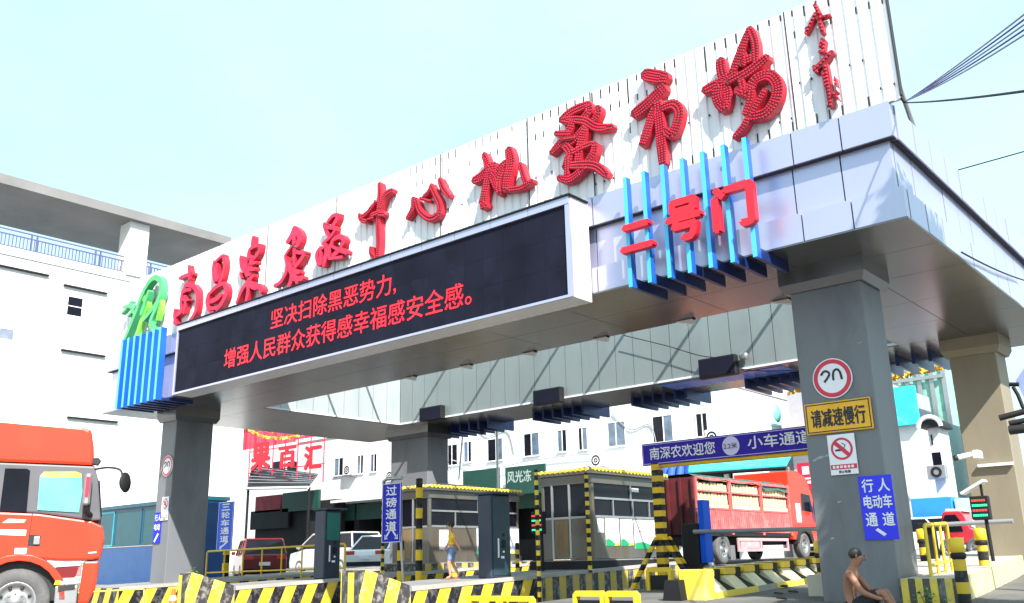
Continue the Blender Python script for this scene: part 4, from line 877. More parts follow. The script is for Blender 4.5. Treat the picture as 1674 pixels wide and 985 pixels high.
# weeds
def weed(lab, x, y, z, h, n, seed):
    r = random.Random(seed); t = thing('weed', lab, 'weed', (x, y, z), 0, 'weeds at the kerbs'); b = MB(); s = MB()
    for i in range(4): s.tube([(x, y, z), (x+r.uniform(-.12,.12), y+r.uniform(-.12,.12), z+h*r.uniform(.7,1))], [.008, .003], 5)
    s.build('stem', M['leaf'], t)
    for i in range(n):
        f = r.random(); c = Vector((x+r.gauss(0,.09)*(1.2-f*.5), y+r.gauss(0,.09), z+h*f)); a = r.uniform(0, 6.3); d = Vector((math.cos(a), math.sin(a), r.uniform(-.3,.6)))*r.uniform(.04,.085); q = d.cross(Vector((0,0,1))).normalized()*.02
        b.add([c, c+d*.5+q, c+d, c+d*.5-q], [(0,1,2,3)])
    b.build('leaves', M['leafl'], t)
M['leafl'] = mat('leaf_light', (.1, .26, .03), .6, var=.4, vscale=6)
weed('tall leafy weed growing beside the lower left railing', -21.0, 9.9, zg(9.9), .95, 130, 1)
weed('low green weed at the kerb corner right of the signed pillar', -4.3, 13.75, .08, .22, 70, 2)
weed('tiny weed sprouting on top of the left wedge nose', -19.3, 11.5, .68, .14, 20, 3)
# fallen dark scraps on the slab
for k, (px, py) in enumerate(((1272, 976), (1284, 969), (1296, 974), (1279, 981))):
    p = PZ(px, py, zg(13)+.05); b = MB(); r = random.Random(k)
    pts = [Vector((math.cos(a)*r.uniform(.05,.11), math.sin(a)*r.uniform(.04,.08), r.uniform(0,.04))) for a in [j*math.pi/3.5 for j in range(7)]]
    o = Vector((p.x, p.y, zg(p.y)+.01)); b.prism([o+q for q in pts], (0,0,.02)); o2 = b.build('scrap', M['rust']); tag(o2, 'dark crumpled scrap lying on the ground left of the signed pillar', 'litter', 'dark scraps on the ground before the signed pillar'); recenter(o2, o)

# ------------------------------------------------------------------ white building at the left
t = thing('white_building', 'tall white building at the left with a thin roof canopy on a column', 'building', (-45, 12, .2))
WX = -42.5
b = MB(); b.box(-58, WX, -14, 27.8, -.4, 15.0); b.box(-58, WX+.06, -14, 27.86, 14.6, 14.95); b.build('wall', M['wallw'], t)
b = MB(); b.box(-47.5, -42, -14, 26, 17.7, 18.16); b.build('roof_canopy', mat('canopy_concrete', (.2, .195, .195), .85, var=.1, vscale=.4, dirt=(.12, .115, .115), dscale=.3, damt=.6), t)
b = MB(); b.box(-43.4, -42.35, 20.5, 21.5, 14.9, 17.7); b.build('column', M['wallw'], t); b = MB(); b.box(-43.4, -42.35, 6.5, 7.5, 14.9, 17.7); b.build('column', M['wallw'], t)
for y0, y1 in ((4.0, 20.45), (21.6, 27.6)):
    b = MB()
    for z in (15.06, 15.62, 15.84): b.box(-42.64, -42.58, y0, y1, z-.025, z+.025)
    y = y0
    while y < y1: b.box(-42.635, -42.585, y, y+.028, 15.08, 15.6); y += .16
    y = y0
    while y <= y1: b.box(-42.65, -42.57, y, y+.06, 15.0, 15.84); b.box(-42.65, -42.57, y+.24, y+.3, 15.0, 15.84); y += 3.0
    b.build('railing', mat('railing_violet', (.12, .11, .25), .5, .2), t)
def win_x(p0, p1, glass, bars=0, ledge=True):
    a = PX(*p0, WX); c = PX(*p1, WX); y0, y1 = min(a.y, c.y), max(a.y, c.y); z0, z1 = c.z, a.z
    f = MB(); f.box(WX+.003, WX+.03, y0-.06, y0, z0-.06, z1+.06); f.box(WX+.003, WX+.03, y1, y1+.06, z0-.06, z1+.06); f.box(WX+.003, WX+.03, y0, y1, z1, z1+.06); f.box(WX+.003, WX+.03, y0, y1, z0-.06, z0); f.box(WX+.004, WX+.025, y0, y1, (z0+z1)/2-.02, (z0+z1)/2+.02)
    for i in range(bars): y = lerp(y0, y1, (i+.5)/bars); f.box(WX+.031, WX+.05, y-.03, y+.03, z0, lerp(z0, z1, .45))
    w = f.build('window', M['whiteg'], t); g = MB(); g.box(WX+.004, WX+.012, y0, y1, z0, z1); build_sub(g, 'pane', glass, w, t)
    if ledge: l = MB(); l.box(WX+.003, WX+.14, y0-.3, y1+1.1, z1+.45, z1+.52); build_sub(l, 'ledge', M['dark'], w, t)
PB = mat('pane_pale_blue', (.5, .62, .68), .2, var=.2, vscale=.8)
win_x((112, 484), (132, 518), M['glass']); win_x((2, 452), (28, 522), PB, 0, True); win_x((0, 536), (18, 574), mat('pane_grey_blue', (.2, .23, .3), .4, var=.2), 6, False)
win_x((108, 590), (128, 625), PB); win_x((2, 610), (26, 660), PB, 0, False); win_x((118, 700), (150, 724), PB, 0, True)
# teal site office behind the left pillar
t = thing('site_office', 'teal and blue cabin office behind the far left pillar beside the truck', 'cabin', (-35, 19.5, .3))
a = PY(150, 822, 19); c = PY(336, 825, 19); zb = zg(19); zt = 3.25; x0, x1 = a.x, c.x
b = MB(); b.box(x0, x1, 19, 19.9, zb-.1, zt); b.build('wall', M['tealb'], t)
b = MB(); b.box(x0-.1, x1+.05, 18.9, 20.0, zt, zt+.14); b.build('roof', M['teal'], t)
zm = lerp(zb, zt, .5)
for k in range(4):
    xa, xb = lerp(x0, x1, k/4)+.06, lerp(x0, x1, (k+1)/4)-.06; f = MB()
    f.box(xa, xb, 18.97, 18.995, zm, zm+.06); f.box(xa, xb, 18.97, 18.995, zt-.14, zt-.08); f.box(xa, xa+.05, 18.97, 18.995, zm+.06, zt-.14); f.box(xb-.05, xb, 18.97, 18.995, zm+.06, zt-.14)
    w = f.build('window', M['tealc'] if k == 0 else M['teal'], t); g = MB(); g.box(xa+.05, xb-.05, 18.985, 18.992, zm+.06, zt-.14); build_sub(g, 'pane', M['teal'] if k < 3 else M['signw'], w, t)
b = MB(); b.box(x1-1.0, x1+.005, 18.975, 18.995, zb, zm-.03); b.build('cyan_panel', M['tealc'], t)
b = MB(); b.box(x0, x1, 18.985, 18.998, zm-.06, zm-.02); b.build('band', M['steel'], t)

# ------------------------------------------------------------------ market shops behind the gate
SY = 42.0; sx1 = PY(1190, 700, SY).x; sx0 = -57.0
t = thing('shop_row', 'long white two-storey shop row with upper windows behind the gate', 'building', (-38, SY, .66))
b = MB(); b.box(sx0, sx1, SY, SY+22, 4.9, 9.7); b.box(sx0, sx1, SY+3, SY+22, .4, 4.9)
b.build('wall', M['wallw'], t)
b = MB(); b.box(sx0-.1, sx1+.1, SY-.1, SY+22, 9.7, 9.95); b.build('parapet', M['wallw'], t)
WL = [((548,750),(561,776),0), ((585,745),(594,773),0), ((607,743),(616,770),0), ((733,728),(748,759),0), ((759,723),(771,754),0), ((798,719),(822,751),1), ((857,710),(882,743),1), ((912,704),(927,737),0), ((946,700),(961,734),1), ((994,692),(1023,727),1), ((1067,682),(1101,720),1), ((1138,677),(1158,712),0)]
rr = random.Random(5)
for p0, p1, two in WL:
    a = PY(*p0, SY); c = PY(*p1, SY); x0, x1, z0, z1 = a.x, c.x, c.z, a.z
    f = MB(); y = SY-.012
    f.box(x0-.05, x1+.05, y-.04, y, z1, z1+.05); f.box(x0-.08, x1+.08, y-.1, y, z0-.07, z0); f.box(x0-.05, x0, y-.04, y, z0, z1); f.box(x1, x1+.05, y-.04, y, z0, z1)
    xm = lerp(x0, x1, rr.uniform(.42, .58)); f.box(xm-.025, xm+.025, y-.035, y, z0, z1)
    w = f.build('window', M['whiteg'], t); g = MB(); g.box(x0, xm-.025, y-.008, y-.002, z0, z1, 0 if rr.random() < .5 else 1); g.box(xm+.025, x1, y-.012, y-.004, z0, z1, 1 if two else 0); build_sub(g, 'pane', [M['glass'], M['glassb']], w, t)
# ledge awning and ground floor
b = MB(); b.hexa([(-51,SY-1.5,4.9),(sx1,SY-1.5,4.9),(sx1,SY-.02,5.0),(-51,SY-.02,5.0)], [(-51,SY-1.5,5.06),(sx1,SY-1.5,5.06),(sx1,SY-.02,5.16),(-51,SY-.02,5.16)]); b.build('awning', M['white'], t)
b = MB(); b.box(sx0, sx1, SY+2.6, SY+2.95, .4, 4.9); b.build('shop_shade_dark', M['shopdark'], t)  # near-black sheet: the unlit depth of the shops put into colour
for i in range(9):
    x = lerp(-54, sx1-.4, i/8); b = MB(); b.box(x-.25, x+.25, SY, SY+2.6, .4, 4.9); b.build('shop_pier', M['shopdark'], t)  # piers near-black too: shade under the awning put into the colour
cols = ['shopgreen', 'shopgreen', 'shopred', 'shopgreen', 'shopgreen', 'shopgreen', 'shopred', 'shopgreen']
for i in range(8):
    xa, xb = lerp(-54, sx1-.4, i/8)+.1, lerp(-54, sx1-.4, (i+1)/8)-.1; b = MB(); b.box(xa, xb, SY-.1, SY-.02, 3.75, 4.8); s_ = b.build('shop_sign', M[cols[i]], t)
    l = MB(); q = random.Random(i+3)
    build_sub(l, 'lettering', M['signw'], s_, t) if l.v else None
    g = MB(); g.box(xa+.3, xb-.3, SY+1.2, SY+1.5, .6, q.uniform(1.6, 3.0)); g.box(xa+.5, xa+1.6, SY+.5, SY+1.2, .6, q.uniform(1.0, 1.8), 1); g.build('shop_goods', [M[['shopred', 'shopdark', 'wallg', 'shopred', 'shopdark'][i % 5]], M[['wallg', 'crate', 'shopgreen', 'white'][i % 4]]], t)
# sign with readable pale characters nearer where the photo shows it
a = PY(826, 764, SY-1.7); c = PY(868, 806, SY-1.7)
t2 = thing('shop_sign', 'dark green shop sign with white characters 风光冻 above the lane display', 'shop sign', ((a.x+c.x)/2, SY-1.7, c.z))
b = MB(); b.box(a.x, PY(892, 800, SY-1.7).x, SY-1.72, SY-1.6, c.z, a.z); b.build('board', M['shopgreen'], t2)
b = MB(); text(b, '风光冻', (a.x+.15, SY-1.73, lerp(c.z, a.z, .42)), (1,0,0), (0,0,1), (c.x-a.x)*.95, (a.z-c.z)*.42, .02); b.build('lettering', mat('sign_dim_white', (.32, .4, .38), .6), t2)
a = PY(757, 776, SY-1.7); c = PY(816, 802, SY-1.7)
t2 = thing('shop_sign', 'dark teal shop sign above the eaves of the first booth', 'shop sign', ((a.x+c.x)/2, SY-1.7, c.z))
b = MB(); b.box(a.x, c.x, SY-1.72, SY-1.6, c.z, a.z+.2); b.build('board', M['shopgreen'], t2)
# air conditioners on the wall
for px, py in ((570, 768), (640, 778), (722, 779), (1168, 714), (978, 752)):
    p = PY(px, py, SY-.4); t2 = thing('air_conditioner', {570: 'white air conditioner by the leftmost upper window', 640: 'white air conditioner beside the rear left pillar', 722: 'large pale air conditioner over the tiled eaves of the first booth', 1168: 'white air conditioner right of the last upper window', 978: 'grey box unit over the eaves of the booth with posters'}[px], 'air conditioner', (p.x, SY-.3, p.z), 0, 'air conditioners on the shop row')
    b = MB(); b.box(p.x-.5, p.x+.5, SY-.5, SY-.12, p.z-.35, p.z+.38, bev=.03); b.build('case', M['white'], t2)
    b = MB(); b.ring((p.x-.1, SY-.515, p.z), (1,0,0), (0,0,1), .06, .13, 20); b.ring((p.x-.1, SY-.515, p.z), (1,0,0), (0,0,1), .2, .29, 20); b.build('fan_grille', M['dark'], t2)
    b = MB(); b.box(p.x-.45, p.x+.45, SY-.45, SY-.01, p.z-.42, p.z-.36); b.build('bracket', M['steel'], t2)
# cables along the facade
wire('facade_cable', 'loose grey cable looping along the ledge of the white shop row', [PY(740, 752, SY-.1), PY(800, 765, SY-.3), PY(870, 752, SY-.2), PY(960, 742, SY-.2), PY(985, 746, SY-.2)], .035, M['wallg'])
wire('drain_pipe', 'white pipe dropping from the rear beam before the shop row', [PY(812, 690, 24.2), PY(814, 798, 24.2)], .045, M['white'], 'pipe')
wire('drain_pipe', 'thin white pipe left of the middle windows below the rear beam', [PY(758, 690, 24.2), PY(750, 784, 24.2)], .03, M['white'], 'pipe')
t = thing('dome_camera', 'small black dome camera hanging under the rear beam', 'camera', tuple(PY(788, 706, 23)))
p = PY(788, 706, 23); b = MB(); b.ell(tuple(p), (.09, .09, .1)); b.build('dome', M['black'], t); b = MB(); b.tube([p, Vector((p.x, p.y, 5.4))], .02, 6); b.build('stem', M['steel'], t)

for k, (px, py) in enumerate(((703, 738), (806, 700), (1040, 690))):
    wire('facade_cable', ['dark cable drooping left of the middle upper windows', 'thin cable dropping over the upper wall right of the rear left pillar', 'thin cable slanting between the right upper windows'][k], [PY(px-40, py-14, SY-.06), PY(px-10, py+12, SY-.08), PY(px+22, py+4, SY-.06), PY(px+34, py+40, SY-.06)], .03, M['grey'])
# rooftop letters, corrugated dark awning, red cladding hall
t = thing('rooftop_letters', 'red framed rooftop letters 果百汇 before the red hall', 'sign', tuple(PY(470, 770, 38)))
for ch, p0, p1 in (('果', (413, 728), (440, 766)), ('百', (457, 732), (482, 762)), ('汇', (499, 731), (524, 764))):
    a = PY(*p0, 38); c = PY(*p1, 38); b = MB(); text(b, ch, (a.x, 38, c.z), (1,0,0), (0,0,1), c.x-a.x, a.z-c.z, .04, depth=.1); b.build('roof_letter', M['red2'], t)
b = MB(); a = PY(408, 774, 38.2); c = PY(530, 774, 38.2)
for z in (a.z, a.z+1.5): b.box(a.x, c.x, 38.15, 38.22, z, z+.06)
for k in range(7): x = lerp(a.x, c.x, k/6); b.box(x-.03, x+.03, 38.1, 38.15, a.z-1.2, a.z+2.2)
b.build('frame', M['signr'], t)
t = thing('lean_to_awning', 'dark ribbed lean-to awning below the red rooftop letters', 'awning', tuple(PY(460, 790, 37)))
a = PY(404, 797, 36); c = PY(505, 795, 36); e = PY(520, 776, 40); g = PY(412, 762, 40)
b = MB(); b.hexa([a, c, e, g], [a+Vector((0,0,.08)), c+Vector((0,0,.08)), e+Vector((0,0,.08)), g+Vector((0,0,.08))]); b.build('sheet', M['dark'], t)
b = MB()
for k in range(1, 7): b.tube([lerp(a, g, k/7)+Vector((0,0,.1)), lerp(c, e, k/7)+Vector((0,0,.1))], .05, 6)
b.build('ribs', M['steel'], t)
b = MB(); b.tube([a+Vector((0,-.05,-.06)), c+Vector((0,-.05,-.06))], .09, 8); b.build('white_gutter', M['white'], t)
for xq, zq in ((a.x, a.z), (c.x-.12, c.z)): b = MB(); b.box(xq, xq+.12, 36, 36.12, .5, zq); b.build('post', M['dark'], t)
t = thing('red_hall', 'red clad hall rising behind the white shop row at the left', 'building', (-72, 70, .7))
a = PY(400, 760, 66); c = PY(640, 760, 66); b = MB(); b.box(a.x-8, c.x, 66, 80, .5, 17.5); b.build('wall', M['redsteel'], t)
b = MB()
for k in range(14): x = lerp(a.x, c.x, k/13); b.box(x-.12, x+.12, 65.85, 65.98, .5, 17.5)
b.build('cladding_ribs', M['signr'], t)
b = MB(); b.box(a.x-8, c.x, 65.8, 80, 17.5, 17.8); b.build('roof', M['signr'], t)
t = thing('white_annex', 'small white building with dark windows behind the red rooftop letters', 'building', (-62, 46, .66))
a = PY(402, 729, 46); c = PY(560, 716, 46); b = MB(); b.box(a.x-3, sx0-.1, 46, 58, .5, (a.z+c.z)/2); b.build('wall', M['wallw'], t)
for px in (452, 476, 488, 500, 512): p = PY(px, 772, 46); b = MB(); b.box(p.x-.5, p.x+.5, 45.95, 45.99, p.z-1.1, p.z+.9); b.build('window', M['glass'], t)
t = thing('dim_stall', 'dark open stall with red and green fronts left of the shop row', 'stall', (-57, 40, .66))
a = PY(402, 800, 40); c = PY(530, 800, 40); b = MB(); b.box(a.x, c.x, 41, 41.9, .5, 5.2); b.build('back_wall', M['shopdark'], t)
for p0, p1, mm in (((418, 812), (458, 835), 'shopred'), ((462, 806), (520, 832), 'shopgreen'), ((410, 836), (470, 862), 'shopdark')):
    a = PY(*p0, 40.6); c = PY(*p1, 40.6); b = MB(); b.box(a.x, c.x, 40.6, 40.8, c.z, a.z); b.build('front_board', M[mm], t)

# side wall of the row, pale gable, cyan poster, cyan awning, red sign
t = thing('side_annex', 'white annex wall with a cyan poster right of the shop row', 'building', (sx1+.2, 50, .66))
b = MB(); yN = 62; x_ = sx1+.12
b.prism([(x_, SY+.05, .4), (x_, yN, .4), (x_, yN, 9.6), (x_, SY+.05, 9.7)], (-.1, 0, 0)); b.build('wall', M['wallw'], t)
b = MB(); b.box(x_+.005, x_+.06, SY+.05, yN, 9.2, 9.32); b.build('roof_edge', M['wallg'], t)
a = PX(1256, 656, x_+.03); c = PX(1284, 700, x_+.03); b = MB(); b.box(x_+.004, x_+.03, min(a.y,c.y), max(a.y,c.y), c.z, a.z); b.build('poster', mat('poster_mint', (.4, .75, .7), .5, var=.2, vscale=.6), t)
b = MB(); b.lathe((x_+.032, (a.y+c.y)/2, lerp(c.z, a.z, .58)), (1,0,0), [(0,0),(.5,0),(.5,.01),(0,.012)], 20); b.build('poster_dot', mat('poster_dot_mint', (.2, .62, .6), .5), t)
t = thing('cyan_awning', 'bright cyan sloping awning above the red cargo truck', 'awning', (-16, 37, 4))
a = PY(1090, 752, 40); c = PY(1300, 735, 40); e = PY(1094, 775, 37.5); g = PY(1285, 762, 37.5)
b = MB(); b.hexa([e, g, c, a], [e+Vector((0,0,.06)), g+Vector((0,0,.06)), c+Vector((0,0,.06)), a+Vector((0,0,.06))]); b.build('sheet', M['cyan'], t)
b = MB(); b.tube([e-Vector((0,.06,.08)), g-Vector((0,.06,.08))], .08, 8); b.build('front_beam', M['dark'], t)
for k in (0, .5, 1): q = lerp(e, g, k); b = MB(); b.box(q.x-.08, q.x+.08, q.y, q.y+.16, .6, q.z-.02); b.build('post', M['steel'], t)
t = thing('blue_tarpaulin', 'crumpled blue tarpaulin hanging left of the cyan awning behind the gantry', 'tarpaulin', (-18, 36, 3.6))
a = PY(1080, 760, 37.2); c = PY(1130, 779, 37.2); b = MB(); n = 12; vs = []
for i in range(n+1):
    x = lerp(a.x, c.x, i/n); q = .12*math.sin(i*2.1)+.08*math.sin(i*4.7)
    vs += [(x, 37.1+q, a.z), (x, 36.9+q*1.6, c.z-.15*abs(math.sin(i*1.3)))]
b.add(vs, [(2*i, 2*i+2, 2*i+3, 2*i+1) for i in range(n)], 0, True); b.add([(v[0], v[1]+.03, v[2]) for v in vs], [(2*i, 2*i+2, 2*i+3, 2*i+1) for i in range(n)], 0, True); b.build('cloth', M['tarp'], t)
t = thing('red_wall_sign', 'dark red board with white marks left of the signed pillar above the truck cab', 'sign', tuple(PY(1310, 775, 41)))
a = PY(1302, 757, 41); c = PY(1334, 798, 41); b = MB(); b.box(a.x, c.x, 41, 41.15, c.z, a.z); b.build('board', M['signr'], t)
b = MB()
for u0, u1, v0, v1 in ((.3,.7,.55,.85), (.2,.45,.2,.3), (.55,.85,.2,.3), (.3,.8,.36,.42)): b.box(lerp(a.x,c.x,u0), lerp(a.x,c.x,u1), 40.985, 40.998, lerp(c.z,a.z,v0), lerp(c.z,a.z,v1))
b.build('pale_marks', M['signw'], t)
t = thing('grey_store', 'grey recessed storefront between the annex and the signed pillar', 'building', tuple(PY(1310, 700, 46)))
a = PY(1285, 640, 46); c = PY(1460, 800, 46); b = MB(); b.box(a.x, c.x, 46, 54, .5, a.z); b.build('wall', M['wallg'], t)
b = MB(); b.box(a.x+.3, c.x-.2, 45.9, 45.99, .6, 4.2); b.build('shutter', M['shopred'], t)
b = MB(); b.box(a.x, c.x, 45.0, 46.0, a.z-2.2, a.z-1.9); b.build('pink_eave', mat('eave_pink', (.75, .45, .42), .6, var=.2), t)

# buildings seen between the two right pillars
YR = 47.0
t = thing('teal_building', 'white building with teal fascia seen between the two right pillars', 'building', tuple(PY(1500, 800, YR)))
def bx(p0, p1, y, d): a = PY(*p0, y); c = PY(*p1, y); return min(a.x,c.x), max(a.x,c.x), y, y+d, c.z, a.z
b = MB(); x0, x1, y0, y1, z0, z1 = bx((1440, 690), (1545, 850), YR, 8); b.box(x0, x1, y0, y1, .5, z1); b.build('wall', M['wallw'], t)
b = MB(); x0, x1, y0, y1, z0, z1 = bx((1440, 636), (1502, 692), YR-.4, .3); b.box(*(x0, x1, y0, y1, z0, z1)); b.build('teal_fascia', M['cyan'], t)
b = MB(); x0, x1, y0, y1, z0, z1 = bx((1554, 600), (1600, 800), YR+.6, 5); b.box(x0, x1, y0, y1, .5, z1+2); b.build('teal_tower', mat('tower_mint', (.35, .68, .66), .6, var=.1), t)
t = thing('arched_entrance', 'grey arched hood over a pale entrance bay between the right pillars', 'building', tuple(PY(1530, 800, 43)))
x0, x1, y0, y1, z0, z1 = bx((1516, 700), (1556, 850), 44, 1.5); b = MB(); b.box(x0, x1, y0, y1, .5, z1); b.build('bay_wall', mat('bay_grey', (.55, .55, .58), .7, var=.1), t)
cx = (x0+x1)/2; rr_ = (x1-x0)/2+.25; b = MB(); pts = [(cx+math.cos(a)*rr_, 43.6, z1+math.sin(a)*rr_*.95) for a in [math.pi*k/12 for k in range(13)]]; b.prism(pts, (0, 1.8, 0)); b.build('arched_hood', M['dark'], t)
b = MB(); b.tube([(p[0], 43.55, p[2]) for p in pts], .1, 6); b.build('arch_rim', M['white'], t)
b = MB(); b.box(x0+.1, x1-.3, 43.96, 43.99, z1-.75, z1-.3); b.build('dark_slot', M['dark'], t)
a = PY(1521, 738, 43.95); c = PY(1543, 762, 43.95); b = MB(); b.box(a.x, c.x, 43.94, 43.99, c.z, a.z); w = b.build('window', M['whiteg'], t); g = MB(); g.box(a.x+.05, c.x-.05, 43.925, 43.936, c.z+.05, a.z-.05); build_sub(g, 'pane', M['glass'], w, t)
b = MB(); q = PY(1534, 772, 43.9); b.box(q.x-.4, q.x+.4, 43.6, 43.93, q.z-.3, q.z+.3, bev=.03); b.ring((q.x, 43.58, q.z), (1,0,0), (0,0,1), .12, .24, 18, 1); b.build('fan_unit', [M['steel'], M['dark']], t)
t = thing('green_sheeting', 'tall hall wrapped in pale green translucent sheeting behind the teal fascia', 'building', tuple(PY(1505, 640, 56)))
x0, x1, y0, y1, z0, z1 = bx((1440, 588), (1556, 700), 57, 8); b = MB(); b.box(x0, x1, y0, y1, .5, z1+2.5); b.build('sheeting', M['net'], t)
b = MB(); 
for k in range(6): b.box(lerp(x0,x1,k/5)-.12, lerp(x0,x1,k/5)+.12, 56.85, 56.98, .5, z1+2.5)
for k in range(4): b.box(x0, x1, 56.7, 56.83, z0+k*3.0, z0+k*3.0+.2)
b.build('scaffold', M['steel'], t)

# gold festoons under the beams
def garland(lab, pts, n, seed):
    r = random.Random(seed); b = MB(); P = smooth(pts, 8); b.tube(P, .02, 5)
    for i in range(n):
        f = r.random()*(len(P)-1); k = int(f); p = lerp(P[k], P[min(k+1, len(P)-1)], f-k); s_ = r.uniform(.08, .18); d = Vector((r.uniform(-1,1), r.uniform(-1,1), r.uniform(-1.4,.2))).normalized()*s_; q = d.cross(Vector((r.uniform(-1,1),1,.3))).normalized()*s_*.4
        b.add([p, p+d*.6+q, p+d, p+d*.6-q], [(0,1,2,3)])
    o = b.build('garland', M['gold']); tag(o, lab, 'garland', 'gold festoons'); recenter(o, P[0])
garland('long gold festoon drooping before the red hall at the left', [PY(408, 700, 27), PY(430, 712, 27), PY(470, 714, 27), PY(505, 706, 27), PY(545, 712, 27), PY(585, 708, 27)], 260, 1)
garland('short gold festoon above the long one at the left', [PY(405, 696, 26.5), PY(440, 702, 26.5), PY(480, 700, 26.5), PY(520, 702, 26.5)], 140, 2)
garland('gold festoon between the right pillars before the green sheeting', [PY(1448, 618, 27), PY(1475, 612, 27), PY(1505, 604, 27), PY(1548, 596, 27)], 200, 3)
garland('gold festoon just left of the signed pillar under the rear beam', [PY(1290, 640, 26), PY(1310, 632, 26), PY(1335, 628, 26)], 60, 4)
t = thing('bullet_camera', 'white bullet camera on an arm fixed to the tan rear pillar', 'camera', tuple(PY(1585, 742, 21.5)))
p = PY(1584, 745, 21.3); b = MB(); b.box(p.x+.1, p.x+.24, 21.15, 21.45, p.z-.08, p.z+.1, bev=.02); b.build('junction_box', M['white'], t)
b = MB(); b.tube([(p.x+.08, 21.2, p.z+.02), (p.x-.16, 21.02, p.z-.04)], .055, 10); b.build('camera_body', M['white'], t); b = MB(); b.tube([(p.x-.161, 21.019, p.z-.0402), (p.x-.21, 20.98, p.z-.05)], .058, 10); b.build('lens', M['black'], t)
b = MB(); b.box(p.x+.05, -4.62, 21.66, 21.74, p.z-.22, p.z-.16); b.build('arm', M['white'], t)
# pole cluster at the right edge
t = thing('camera_cluster', 'cluster of dark camera tubes under a tilted pale blue panel at the right edge', 'camera mast', tuple(PX(1700, 700, -3.2)))
q = lambda px, py: PY(px, py, 16.5)
b = MB(); b.tube([q(1692, 980), q(1690, 560)], .07, 10); b.build('mast', M['grey'], t)
a, c = q(1634, 683), q(1690, 668); b = MB(); b.tube([a, c], .05, 10); b.build('camera_tube', M['black'], t)
a, c = q(1650, 692), q(1700, 682); b = MB(); b.tube([a, c], .045, 10); b.build('camera_tube', M['black'], t)
a, c = q(1650, 703), q(1700, 697); b = MB(); b.tube([a, c], .075, 12); b.build('camera_tube', M['black'], t)
b = MB(); b.prism([q(1660, 622), q(1676, 598), q(1700, 590), q(1700, 655), q(1674, 650)], (0, .05, 0)); b.build('tilted_panel', M['palebl'], t)
b = MB(); b.tube([q(1656, 632), q(1664, 645), q(1672, 665), q(1680, 672)], .03, 8); b.tube([q(1650, 628), q(1666, 628)], .035, 8); b.build('bracket', M['dark'], t)

# ------------------------------------------------------------------ vehicles
def wheel(t, c, axis, r, w, rimm, name='wheel', dish=.3):
    """tyre with tread shoulder plus a dished rim with bolts; axis points outward"""
    ax = Vector(axis).normalized(); c = Vector(c)
    b = MB(); b.lathe(c, ax, [(r*.56, -w*.5), (r*.9, -w*.5), (r, -w*.36), (r, w*.3), (r*.97, w*.42), (r*.86, w*.5), (r*.66, w*.5), (r*.58, w*.42)], 28)
    ty = b.build(name, M['tyre'], t, False)
    b = MB(); b.lathe(c, ax, [(r*.6, w*.44), (r*.56, w*.46), (r*.5, w*.3), (r*.34, w*(.5-dish)), (r*.3, w*(.56-dish)), (r*.2, w*(.6-dish)), (r*.16, w*(.72-dish)), (0, w*(.74-dish))], 24)
    u = ax.orthogonal().normalized(); v = ax.cross(u)
    for k in range(8):
        a = 2*math.pi*k/8; p = c+(u*math.cos(a)+v*math.sin(a))*r*.27+ax*w*(.56-dish); b.tube([p, p+ax*.03], r*.035, 6)
    for k in range(8):
        a = 2*math.pi*(k+.5)/8; p = c+(u*math.cos(a)+v*math.sin(a))*r*.43+ax*(w*(.45-dish*.55)); b.lathe(p, ax, [(r*.055, 0), (r*.055, .012), (0, .013)], 8, 1)
    o = b.build('rim', [rimm, M['black']], t, False); o.parent = ty
    return ty

# the red tractor cab at the left edge
HB = CAM+ray(23, 985)/(ray(23, 985).dot(fw))*14.2
HD = Vector((.44, .9, 0)).normalized(); LFT = Vector((-HD.y, HD.x, 0)); GZ = -.15
org = Vector((HB.x, HB.y, 0))+LFT*1.25
t = thing('cargo_truck', 'big bright red truck at the left edge with a round arm mirror', 'truck', (org.x, org.y, 0), math.atan2(HD.y, HD.x))
S0, S1 = -1.25, 1.25
def sect(name, poly, m, y0=S0, y1=S1, bev=.03, par=None):
    bm = bmesh.new(); n = len(poly)
    a = [bm.verts.new((x, y0, z)) for x, z in poly]; c = [bm.verts.new((x, y1, z)) for x, z in poly]
    bm.faces.new(a); bm.faces.new(c[::-1])
    for i in range(n): bm.faces.new((a[i], c[i], c[(i+1) % n], a[(i+1) % n]))
    bmesh.ops.recalc_face_normals(bm, faces=bm.faces[:])
    if bev: bmesh.ops.bevel(bm, geom=[e for e in bm.edges if e.calc_face_angle(0) > .35], offset=bev, segments=2, affect='EDGES', profile=.6)
    me = bpy.data.meshes.new(name); bm.to_mesh(me); bm.free(); me.materials.append(m); o = bpy.data.objects.new(name, me); COL.objects.link(o); o.parent = par or t; return o
arch = [(.62*math.cos(a)+0.0, .36+.62*math.sin(a)) for a in [math.pi*k/10 for k in range(11)]]
lower = [(-1.15, 1.02), (-.8, 1.0), (-.3, 1.0), (.25, 1.0), (.6, .97), (1.05, .97), (1.17, 1.0), (1.2, 1.3), (1.16, 1.5), (.98, 1.58), (.2, 1.7), (-1.15, 1.76)]
sect('cab_body', lower, M['truckred'])
sect('window_band', [(-1.15, 1.77), (.2, 1.71), (.99, 1.59), (1.12, 1.6), (1.02, 2.25), (.95, 2.47), (-1.15, 2.52)], M['cabgrey'], S0+.03, S1-.03)
sect('roof_fairing', [(-1.25, 2.53), (.93, 2.48), (.9, 2.8), (.84, 3.06), (.7, 3.12), (-.6, 3.2), (-1.25, 3.22)], M['truckred'], S0+.02, S1-.02, .05)
sect('side_window', [(.17, 1.76), (.78, 1.72), (.8, 2.05), (.76, 2.34), (.68, 2.37), (.2, 2.36), (.15, 2.3)], M['glassc'], S0+.012, S0+.028, 0)
sect('sun_strip', [(.155, 2.28), (.765, 2.28), (.75, 2.345), (.68, 2.372), (.2, 2.362)], M['yelloww'], S0+.004, S0+.011, 0)
